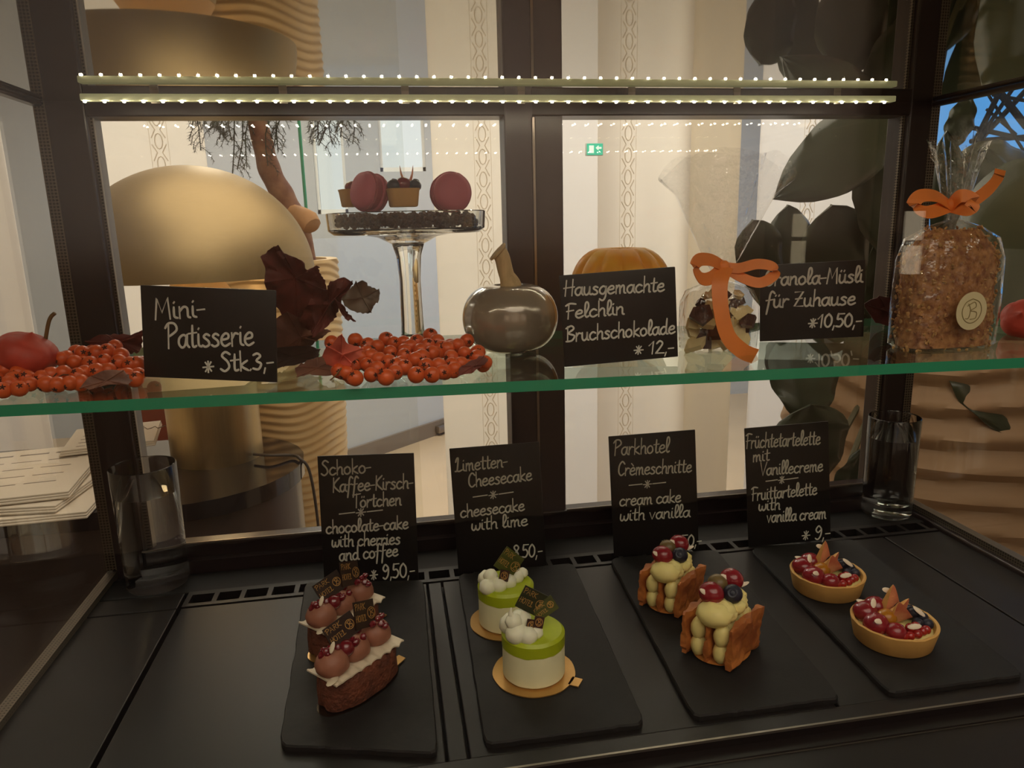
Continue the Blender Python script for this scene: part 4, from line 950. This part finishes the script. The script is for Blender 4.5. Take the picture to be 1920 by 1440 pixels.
macaron(on_stand(693, 361, cs.y-.02), (1.35, .15, -.95), 'pink macaron seen on edge on the left of the cake stand', .0178)
def mini_tart(px, py, y, label, rz):
    c = py_(px, py, y); g = root('mini_tartlet', c, label, 'tartlet', 'mini tartlets on the cake stand', rz)
    rr = .0150; prof = lambda s, z: [V((x*s, yy*s, z)) for x, yy in [(abs(cos(a))**.5*rr*(1 if cos(a) > 0 else -1), abs(sin(a))**.5*rr*(1 if sin(a) > 0 else -1)) for a in [2*pi*k/32 for k in range(32)]]]
    rings = [prof(.8, 0), prof(.86, .001), prof(.97, .014), prof(1.02, .0165), prof(.94, .0165), prof(.9, .011)]
    vs = [v for q in rings for v in q]; n = 32; fs = [tuple(range(n-1, -1, -1)), tuple(range(5*n, 6*n))]
    for i in range(5): fs += [(i*n+k, i*n+(k+1) % n, (i+1)*n+(k+1) % n, (i+1)*n+k) for k in range(n)]
    MB().add(vs, fs).build('pastry_shell', CRUST, g)
    MB().ell((0, 0, .0125), (.0125, .0125, .003), 20, 8).build('cream', CUST, g)
    return g
tm = mini_tart(757, 388, cs.y-.035, 'square mini tartlet with a fig and berries at the middle of the stand', .1)
for x, y, z, r, mt, nm in ((-.009, -.006, .019, .0062, BLUE, 'blueberry'), (.0, -.004, .0205, .007, GRAPE, 'grape_half'), (.011, -.004, .019, .006, BLUE, 'blueberry'), (.004, .006, .02, .006, BLUE, 'blueberry')):
    mb = MB(); (blueberry(mb, (x, y, z), r, rotm(-.3, .3, 0)) if mt is BLUE else mb.ell((x, y, z), (r, r, r*.9), 14, 10)); mb.build(nm, mt, tm)
for x, t in ((.002, -.25), (.007, .2)): MB().tube([V((x, 0, .022)), V((x+t*.012, -.002, .03)), V((x+t*.016, -.003, .037))], [.004, .0022, .0004], 6, flat=.4).build('fig_sliver', FIG, tm)
tm2 = mini_tart(668, 388, cs.y+.005, 'square mini tartlet half hidden behind the left macaron', .3)
MB().ell((-.003, 0, .0185), (.007, .007, .006), 14, 10).build('grape_half', GRAPE, tm2)
# pumpkins
def pumpkin(px, py, r, h, mt, label, stemmat, ribs, depth, stem_top, name='pumpkin'):
    c = pz_(px, py, ZS); c.z = ZS+.0005
    g = root(name, c, label, 'pumpkin')
    prof = [(r*.25*0, .04*h)]+[(r*(abs(sin(pi*t))**.62), h*(.5-.5*cos(pi*t))) for t in [k/20 for k in range(1, 20)]]+[(0, h*.93)]
    def fn(rr, z, a):
        q = 1-depth*(1-abs(cos(ribs*a/2)))**2.0
        zz = z-(h*.07)*max(0, 1-rr/(r*.4)) if z > h*.5 else z+(h*.05)*max(0, 1-rr/(r*.4))
        return rr*q, max(zz, 0)
    MB().lathe(prof, seg=96, fn=fn).build('flesh', mt, g)
    if stem_top:
        s = [V((0, 0, h*.86)), V((.001, 0, h*.98)), V((-.003, 0, h*1.15)), V((stem_top[0]*.6, 0, h*1.15+stem_top[1]*.5)), V((stem_top[0], 0, h+stem_top[1]))]
        sp = smooth_path(s, 5); MB().tube(sp, [.0145-.0070*min(1, i/9)+(.003 if i > len(sp)-4 else 0) for i in range(len(sp))], 10).build('stem', stemmat, g)
    return g
STM = mat('dry_stem', (232, 200, 150), .75, nz=.3, nscale=40, bump=.8, bscale=90, stretch=(3, 3, .6))
pumpkin(958, 660, .0465, .067, mat('grey_pumpkin_skin', (168, 154, 136), .18, .2, nz=.06, nscale=20, spec=.9, coat=1.), 'glossy grey-brown pumpkin with a tall tan stem on the glass shelf', STM, 8, .015, (-.011, .031))
pumpkin(1162, 640, .0535, .098, mat('orange_pumpkin_skin', (252, 190, 66), .4, col2=(246, 158, 44), nscale=30, bump=.2), 'orange pumpkin standing behind the Bruchschokolade price card', STM, 12, .09, None)

# berries
BERRY = mat('orange_berry', (228, 96, 38), .35, nz=.2, nscale=60, spec=.5); CALYX = mat('berry_calyx', (70, 30, 18), .8); TWIG = mat('brown_twig', (92, 58, 36), .8)
bm_ = MB().ell((0, 0, 0), (.0062, .0062, .0059), 16, 12)
for k in range(5):
    a = 2*pi*k/5; bm_.ell((.0011*cos(a), .0011*sin(a), .0058), (.0012, .0006, .0005), 6, 4, 1, M=rotm(0, 0, a))
bproto = bm_.build('berry', [BERRY, CALYX]); COL.objects.unlink(bproto)
def sprig(pts, y0, py0, k, label, seed, extra):
    r = random.Random(seed); c = py_(*pts[len(pts)//2], y0+.03); c.z = ZS
    g = root('berry_sprig', c, label, 'berries', 'orange berry sprigs on the shelf')
    P3 = []
    for (x, y) in pts:
        d = y0+(py0-y)*k; p = py_(x, y, d); p.z = max(p.z, ZS+.0062); P3.append(p)
    for e in range(extra):
        p = r.choice(P3)+V((r.uniform(-.01, .01), r.uniform(.004, .014), r.uniform(-.008, .002))); p.z = max(p.z-.002, ZS+.0062); P3.append(p)
    for p in P3:
        o = bproto.copy(); COL.objects.link(o); o.parent = g; o.location = p-c; s = r.uniform(.98, 1.16); o.scale = (s, s, s)
        o.rotation_euler = (r.uniform(.6, 2.2), r.uniform(-.5, .5), r.uniform(-.9, .9))
    xs = sorted(P3, key=lambda p: p.x); mb = MB()
    main = [V((p.x, p.y+.006, ZS+.009)) for p in xs[::5]]; mb.tube(smooth_path(main, 4), .0012, 6)
    for p in P3:
        q = min(main, key=lambda m_: (m_-p).length); mb.tube([p, (p+q)/2+V((0, 0, .003)), q], .0006, 5)
    mb.build('twig', TWIG, g, world=True)
C6 = [(660, 697), (735, 725), (793, 735), (735, 770), (845, 690), (890, 715), (950, 710), (955, 760), (1030, 705), (1110, 668), (1150, 705), (1095, 730), (1050, 760), (1120, 775), (955, 790), (1020, 815), (955, 860), (800, 815), (755, 795), (645, 855), (605, 895), (660, 925), (755, 905), (730, 845), (845, 920), (905, 850), (1025, 905), (1085, 850), (1120, 905), (1160, 850), (1180, 890), (1235, 800), (1240, 845), (1210, 750), (1275, 730), (1330, 700), (1315, 775), (1395, 770), (1440, 830), (1390, 800), (1295, 840), (870, 770), (860, 830), (900, 890), (1180, 740), (790, 870), (690, 800), (520, 712), (1255, 870), (560, 880), (990, 735), (1060, 800)]
sprig([(460+x/3.2, 420+y/3.2) for x, y in C6], .572, 707, .0011, 'orange berry sprig heaped in the middle of the shelf before the cake stand', 3, 34)
C5 = [(740, 720), (530, 760), (620, 760), (690, 750), (780, 775), (580, 830), (480, 820), (430, 790), (400, 800), (670, 810), (765, 820), (840, 835), (820, 910), (890, 900), (410, 890), (370, 965), (450, 955), (270, 920), (170, 920), (90, 930), (120, 890), (30, 870), (20, 1000), (125, 990), (190, 960), (300, 960), (880, 830), (870, 930), (60, 960), (-30, 930), (-60, 985), (545, 885), (620, 880), (330, 900), (500, 905), (700, 870)]
sprig([(x/3.43, 440+y/3.43) for x, y in C5], .612, 731, .0009, 'orange berry sprig at the left end of the shelf beside the Mini card', 4, 24)

# dried leaves: outline traced at its own depth, curled in depth
DL1 = mat('dried_maroon_leaf', (124, 58, 50), .6, col2=(88, 42, 38), nscale=50, bump=.6, bscale=90); DL2 = mat('dried_brown_leaf', (128, 80, 60), .6, col2=(92, 54, 44), nscale=50, bump=.6, bscale=90); DLR = mat('red_husk', (196, 66, 48), .5, nz=.25, nscale=40, bump=.3, bscale=120)
def px_leaf(out, y, label, mt, tilt=(0, 0), curl=.012, sd=0., fold=.25, name='dried_leaf', cat='leaf', group='dried leaves on the shelf', vein=True):
    cxp = sum(p[0] for p in out)/len(out); cyp = sum(p[1] for p in out)/len(out)
    o2 = []
    for i in range(len(out)):
        a, b = out[i], out[(i+1) % len(out)]
        for k in range(4):
            t = k/4; o2.append((a[0]+(b[0]-a[0])*t+noise.noise(V((i*2.3+t*5, sd, 0)))*5.5, a[1]+(b[1]-a[1])*t+noise.noise(V((sd, i*2.7+t*5, 5)))*5.5))
    rings = [0, .3, .6, .85, 1.]; vs = []; n = len(o2)
    for s in rings[1:]:
        for p in o2:
            x, yv = cxp+(p[0]-cxp)*s, cyp+(p[1]-cyp)*s
            d = y+tilt[0]*(x-cxp)*1e-3+tilt[1]*(yv-cyp)*1e-3+curl*(noise.noise(V((x*.018, yv*.018, sd)))+.5*noise.noise(V((x*.05, yv*.05, sd+4))))-fold*abs((x-cxp)+.4*(yv-cyp))*1e-4
            q = py_(x, yv, d)
            if q.z < ZS+.0012: q = pz_(x, yv, ZS+.0012+.002*abs(noise.noise(V((x, yv, sd)))))if q.y > .5 else q
            vs.append(q)
    vs.append(py_(cxp, cyp, y)); ci = len(vs)-1
    if vs[ci].z < ZS+.0012: vs[ci] = pz_(cxp, cyp, ZS+.002)
    fs = [(ci, k, (k+1) % n) for k in range(n)]
    for r_ in range(len(rings)-2): fs += [(r_*n+k, (r_+1)*n+k, (r_+1)*n+(k+1) % n, r_*n+(k+1) % n) for k in range(n)]
    k0 = len(vs); vs2 = [v+V((0, .0007, 0)) for v in vs]; fs2 = [tuple(q+k0 for q in f[::-1]) for f in fs]; b0 = (len(rings)-2)*n
    rim = [(b0+k, b0+(k+1) % n, b0+(k+1) % n+k0, b0+k+k0) for k in range(n)]
    c = vs[ci].copy(); g = root(name, c, label, cat, group)
    MB().add(vs+vs2, fs+fs2+rim).build('blade', mt, g, world=True, ang=60)
    if vein:
        far = sorted(range(n), key=lambda k: -(vs[b0+k]-vs[ci]).length)
        mb = MB(); used = []
        for k in far:
            if all(min((k-u) % n, (u-k) % n) > n//7 for u in used):
                used.append(k); mb.tube([vs[rr*n+k]+V((0, -.0006, 0)) for rr in range(len(rings)-1)][::-1]+[vs[ci]+V((0, -.0006, 0))], .0006, 5)
            if len(used) == 5: break
        mb.build('vein', mt, g, world=True)
    return g
px_leaf([(488, 482), (505, 466), (522, 460), (532, 475), (552, 482), (568, 490), (575, 505), (590, 502), (597, 500), (600, 515), (610, 525), (612, 545), (600, 565), (588, 590), (560, 610), (530, 590), (505, 560), (495, 530), (497, 505)], .70, 'tallest dried maroon leaf standing up behind the Mini price card', DL1, (.2, .2), .018, 1.)
px_leaf([(560, 600), (585, 560), (612, 540), (620, 528), (645, 520), (662, 527), (655, 545), (640, 560), (632, 590), (622, 605), (606, 620), (575, 640)], .69, 'crumpled dried maroon leaf reaching right beneath the tallest one', DL1, (.1, .2), .02, 2.)
px_leaf([(640, 562), (652, 545), (665, 530), (680, 526), (695, 538), (712, 545), (711, 562), (700, 575), (695, 587), (675, 588), (655, 580)], .68, 'grey-brown curled dried leaf at the right tip of the bunch', mat('dried_grey_leaf', (124, 108, 94), .5, nz=.3, nscale=40, bump=.5), (.2, .1), .015, 3.)
px_leaf([(628, 560), (645, 575), (655, 590), (667, 603), (650, 600), (640, 590)], .68, 'narrow dried leaf tip hanging under the grey-brown curled leaf', DL1, (0, 0), .008, 4.)
px_leaf([(512, 600), (540, 585), (570, 600), (595, 612), (618, 620), (605, 632), (590, 640), (580, 655), (560, 668), (530, 672), (512, 665)], .70, 'broad dried maroon leaf low behind the right edge of the Mini card', DL2, (.1, .1), .015, 5.)
px_leaf([(500, 655), (540, 650), (580, 648), (600, 655), (598, 668), (560, 682), (520, 690), (500, 690)], .68, 'black-brown dried leaf lying flat behind the Mini card', mat('dried_black_leaf', (62, 42, 36), .6, nz=.2), (0, -1), .008, 6.)
px_leaf([(553, 690), (575, 678), (610, 662), (640, 672), (640, 700), (610, 706), (580, 702), (556, 706)], .62, 'dried brown leaf under the left end of the middle berry sprig', DL2, (0, -1.), .008, 7.)
px_leaf([(862, 690), (880, 678), (905, 668), (915, 675), (903, 688), (880, 700), (860, 704)], .585, 'small dried leaf at the right end of the middle berry sprig', DL1, (0, -.6), .008, 8.)
px_leaf([(160, 640), (185, 628), (215, 625), (245, 628), (268, 618), (268, 645), (262, 660), (240, 665), (215, 650), (180, 652)], .70, 'dried maroon leaf standing behind the left berry sprig', DL1, (.1, .1), .015, 9.)
px_leaf([(150, 728), (165, 708), (195, 694), (232, 694), (248, 715), (240, 720), (200, 722), (170, 730)], .60, 'dried brown leaf lying over the front of the left berry sprig', DL2, (0, -.8), .008, 10.)
px_leaf([(1620, 570), (1650, 555), (1690, 565), (1700, 590), (1680, 615), (1640, 605)], .72, 'dried red leaf behind the bag of granola on its left', mat('dried_red_leaf', (88, 28, 28), .6, nz=.3), (.1, .1), .015, 11.)
# physalis lanterns
def lantern(out, y, label, stem):
    cxp = sum(p[0] for p in out)/len(out); cyp = sum(p[1] for p in out)/len(out); c = py_(cxp, cyp, y)
    rw = (max(p[0] for p in out)-min(p[0] for p in out))/2*y/FPX; rh = (max(p[1] for p in out)-min(p[1] for p in out))/2*y/FPX
    c.z = max(c.z, ZS+rh+.0008)
    g = root('physalis_lantern', c, label, 'lantern fruit', 'papery red lantern husks'); n = 60
    def fn(r, z, a):
        t = z/rh; return r*(1-.07*(1-abs(cos(2.5*a)))**1.5), z
    prof = [(0, -rh)]+[(rw*sin(pi*k/16)**.8, -rh*cos(pi*k/16)) for k in range(1, 14)]+[(rw*.34, rh*.92), (rw*.1, rh*1.12), (0, rh*1.25)]
    MB().lathe(prof, seg=n, fn=fn, M=rotm(.25, .35 if stem else -1.1, .4)).build('husk', DLR, g)
    if stem: MB().tube(smooth_path([py_(*p, y+.01) for p in stem], 6), .0016, 7).build('stalk', mat('green_brown_stalk', (110, 84, 44), .7), g, world=True)
lantern([(2, 640), (40, 632), (80, 635), (101, 655), (95, 680), (60, 698), (20, 692), (0, 670)], .66, 'papery red lantern husk with a curved stalk at the far left of the shelf', [(85, 640), (90, 610), (95, 595), (103, 587)])
lh = px_leaf([(604, 668), (612, 650), (622, 648), (640, 626), (652, 645), (668, 650), (680, 652), (676, 668), (664, 674), (655, 688), (640, 695), (626, 688), (612, 684)], .578, 'pinkish red papery husk with a pointed tip on the left of the middle berry sprig', mat('pink_red_husk', (244, 124, 102), .5, nz=.25, nscale=40, bump=.3, bscale=120), (.1, .25), .008, 12., fold=1.6, name='lantern_husk', cat='husk', group=None)
MB().tube(smooth_path([py_(640, 690, .577), py_(630, 703, .572), py_(619, 713, .568)], 5), .0006, 6).build('stalk', mat('green_brown_stalk', (110, 84, 44), .7), lh, world=True)
lantern([(1878, 600), (1900, 580), (1960, 578), (1965, 640), (1910, 645), (1885, 625)], .64, 'papery red lantern husk at the far right end of the shelf', None)

# ================================================================== CELLOPHANE BAGS
CELLO = thin_glass('cellophane', (250, 250, 250), .075, .05, 1., 55.); ORG = mat('orange_ribbon', (246, 138, 58), .45, nz=.08, nscale=60)
def bag(c, w, d, h, neck, fan_h, fan_w, sd, label, sag=.0, lean=0.):
    g = root('cellophane_bag', c, label, 'bag', 'tied cellophane bags on the shelf')
    n = 72; rings = []; prof = [(0., .92, .9), (.03, 1., 1.), (.35, 1.02, 1.03), (.7, 1., 1.), (.86, .86, .82), (.95, .5, .45), (1., .12, .2), (1.04, .1, .16)]
    vs = []
    for t, sx_, sy_ in prof:
        for k in range(n):
            a = 2*pi*k/n; x = abs(cos(a))**.55*(1 if cos(a) > 0 else -1)*w/2*sx_; y = abs(sin(a))**.55*(1 if sin(a) > 0 else -1)*d/2*sy_
            q = noise.noise(V((cos(a)*4, sin(a)*4, t*5+sd)))*.0025*(1 if .01 < t < .98 else .3); pl = (.0015*sin(a*18) if t > .8 else 0)
            vs.append(V((x*(1+pl*30)+q, y+q, h*t+lean*0)))
    for t in (.15, .4, .7, 1.):
        for k in range(n):
            a = 2*pi*k/n; ww = neck+(fan_w-neck)*t; dd = .006+.014*t
            x = cos(a)*ww/2+lean*t; y = sin(a)*dd+.006*t*sin(a*7+sd)+.004*t*noise.noise(V((k*.4, t*3, sd)))
            z = h*1.04+fan_h*t*(1+.16*noise.noise(V((cos(a)*2.4, sd, 0)))-(.18*abs(cos(a))**2 if t == 1. else 0)); vs.append(V((x, y, z)))
    nr = len(prof)+4
    fs = [tuple(range(n-1, -1, -1))]
    for i in range(nr-1): fs += [(i*n+k, i*n+(k+1) % n, (i+1)*n+(k+1) % n, (i+1)*n+k) for k in range(n)]
    MB().add(vs, fs).build('film', CELLO, g, ang=25)
    return g
def ribbon_strip(pts3, w, g, wid=(0, 0, 1), name='ribbon_tail'):
    p = smooth_path(pts3, 8); n = len(p); sides = []
    for i in range(n):
        t = (p[min(i+1, n-1)]-p[max(i-1, 0)]).normalized(); s = V(wid)-t*V(wid).dot(t); s.normalize(); sides.append(s*w/2)
    MB().strip(p, sides, .0006).build(name, ORG, g, world=True)
# chocolate bag
def P(px, py, y): return py_(px, py, y)
cb = pz_(1345, 655, ZS); cb.z = ZS+.0004
gb_ = bag(cb, .070, .045, .066, .016, .115, .135, 2., 'cellophane bag of broken chocolate tied with an orange bow', lean=.004)
DK = mat('chocolate_dark', (70, 38, 32), .3); WHc = mat('chocolate_white', (246, 226, 168), .4, nz=.05)
r = random.Random(11); k = 0
layers = [(.005, 6, .028, .016), (.014, 6, .029, .016), (.023, 6, .029, .015), (.032, 6, .028, .014), (.041, 5, .024, .012), (.049, 4, .017, .009)]
for z, cnt, ex_, ey_ in layers:
    for q in range(cnt):
        x = cb.x-ex_+2*ex_*(q+.5)/cnt+r.uniform(-.003, .003); y = cb.y+r.uniform(-ey_, ey_*.3)*.8; wht = (k*7 % 10) < 6; k += 1
        s = r.uniform(.015, .023) if z < .035 else r.uniform(.009, .013); sh3 = [(s*.5*cos(a+r.uniform(-.3, .3))*r.uniform(.75, 1.2), s*.5*sin(a+r.uniform(-.3, .3))*r.uniform(.6, 1.1)) for a in [2*pi*i/5 for i in range(5)]]
        M = TR((x, y, ZS+z+.004), (r.uniform(.5, 1.6), r.uniform(-.6, .6), r.uniform(-.8, .8)))
        o = MB().prism(sh3, -.0028, .0028, M=M).build('chocolate_shard', WHc if wht else DK, smooth=False)
        o.location = (0, 0, 0)
        tag(o, ('cream-white' if wht else 'dark brown')+' shard of broken chocolate inside the cellophane bag', 'chocolate', ('white' if wht else 'dark')+' chocolate shards in the bag')
yb = cb.y-.012; kn = P(1357, 500, yb)
ribbon_strip([kn, P(1335, 488, yb-.006), P(1312, 487, yb-.012), P(1303, 500, yb-.018), P(1315, 522, yb-.016), P(1335, 520, yb-.010), kn], .012, gb_, (0, .35, 1), 'ribbon_loop')
ribbon_strip([kn, P(1385, 503, yb-.004), P(1420, 495, yb-.010), P(1448, 500, yb-.014), P(1452, 515, yb-.016), P(1425, 530, yb-.012), P(1390, 520, yb-.006), kn], .010, gb_, (0, .5, 1), 'ribbon_loop')
ribbon_strip([kn+V((0, -.004, 0)), P(1350, 530, yb-.014), P(1352, 580, yb-.022), P(1365, 630, yb-.026), P(1392, 658, yb-.026), P(1416, 668, yb-.024)], .0145, gb_, (1, 0, .3))
MB().ell(kn, (.006, .005, .006), 12, 8).build('knot', ORG, gb_, world=True)
# granola bag
gp = (pz_(1690, 655, ZS)+pz_(1865, 655, ZS))/2; gp.z = ZS+.0004; gp.y += .014; gp.x += .004
gg = bag(gp, .094, .048, .117, .02, .068, .044, 5., 'cellophane bag of granola with an orange bow and round sticker', lean=-.004)
GR = mat('granola_oats', (196, 140, 88), .75, col2=(140, 86, 54), nscale=140, bump=1., bscale=180); GRL = mat('granola_flakes', (206, 158, 96), .75, nz=.35, nscale=90)
mb = MB(); r = random.Random(21); n = 40
core = []
for i in range(15):
    t = i/14; s = 1 if t < .8 else (1-(t-.8)*2.2)
    for q in range(n):
        a = 2*pi*q/n; x = abs(cos(a))**.6*(1 if cos(a) > 0 else -1)*.042*s; y = abs(sin(a))**.6*(1 if sin(a) > 0 else -1)*.020*s
        d = 1+.1*noise.noise(V((x*150, y*150, t*14))); core.append(gp+V((x*d, y*d, .002+.106*t)))
fs = [tuple(range(n-1, -1, -1)), tuple(range(14*n, 15*n))]
for i in range(14): fs += [(i*n+q, i*n+(q+1) % n, (i+1)*n+(q+1) % n, (i+1)*n+q) for q in range(n)]
mb.add(core, fs)
for q in range(900):
    i = r.randrange(1, 15*n-1); p = core[i]; out = (p-gp); out.z = 0; out = out.normalized() if out.length > 1e-6 else V((0, -1, 0))
    if out.y > .6: continue
    mb.ell(p+out*r.uniform(-.001, .0008)+V((r.uniform(-.003, .003), 0, r.uniform(-.003, .003))), (r.uniform(.0012, .0028), r.uniform(.001, .002), .0009), 6, 4, r.choice((0, 1, 1)), M=rotm(r.uniform(0, 3), r.uniform(0, 3), r.uniform(0, 3)))
tag(mb.build('granola', [GR, GRL], smooth=False), 'golden brown granola filling the tied cellophane bag', 'granola', kind='stuff')
yk = gp.y-.004; kn = P(1782, 385, yk)
ribbon_strip([kn, P(1755, 368, yk-.006), P(1725, 368, yk-.012), P(1714, 386, yk-.016), P(1740, 398, yk-.012), kn], .012, gg, (0, .5, 1), 'ribbon_loop')
ribbon_strip([kn, P(1800, 368, yk-.010), P(1822, 372, yk-.014), P(1818, 392, yk-.016), kn], .012, gg, (0, .4, 1), 'ribbon_loop')
ribbon_strip([kn, P(1820, 378, yk-.010), P(1850, 358, yk-.012), P(1870, 335, yk-.012), P(1876, 318, yk-.012)], .011, gg, (.3, 0, 1))
MB().ell(kn, (.006, .005, .006), 12, 8).build('knot', ORG, gg, world=True)
sp = P(1821, 583, gp.y-.0272)
Ms = TR(sp, (pi/2, 0, .12))
MB().lathe([(0, 0), (.0172, 0), (.0172, .0005), (0, .0006)], (0, 0, 0), 40, M=None).build('sticker', mat('sticker_ivory', (226, 212, 170), .5), gg).matrix_world = Ms
t = MB(); ink(t, [[V((-.011+p_.x*.022, -.011+p_.y*.022, 0)) for p_ in s2] for s2 in MONO], lambda a, b, hh: Ms @ V((a, b, .0006+hh)), .0008, .0003)
t.build('sticker_print', mat('sticker_gold', (150, 132, 88), .4), gg, world=True, smooth=False)
for o in gg.children:
    if o.name.startswith('sticker') and 'print' not in o.name:
        o.matrix_parent_inverse = Matrix.Identity(4); o.matrix_local = gg.matrix_world.inverted() @ Ms
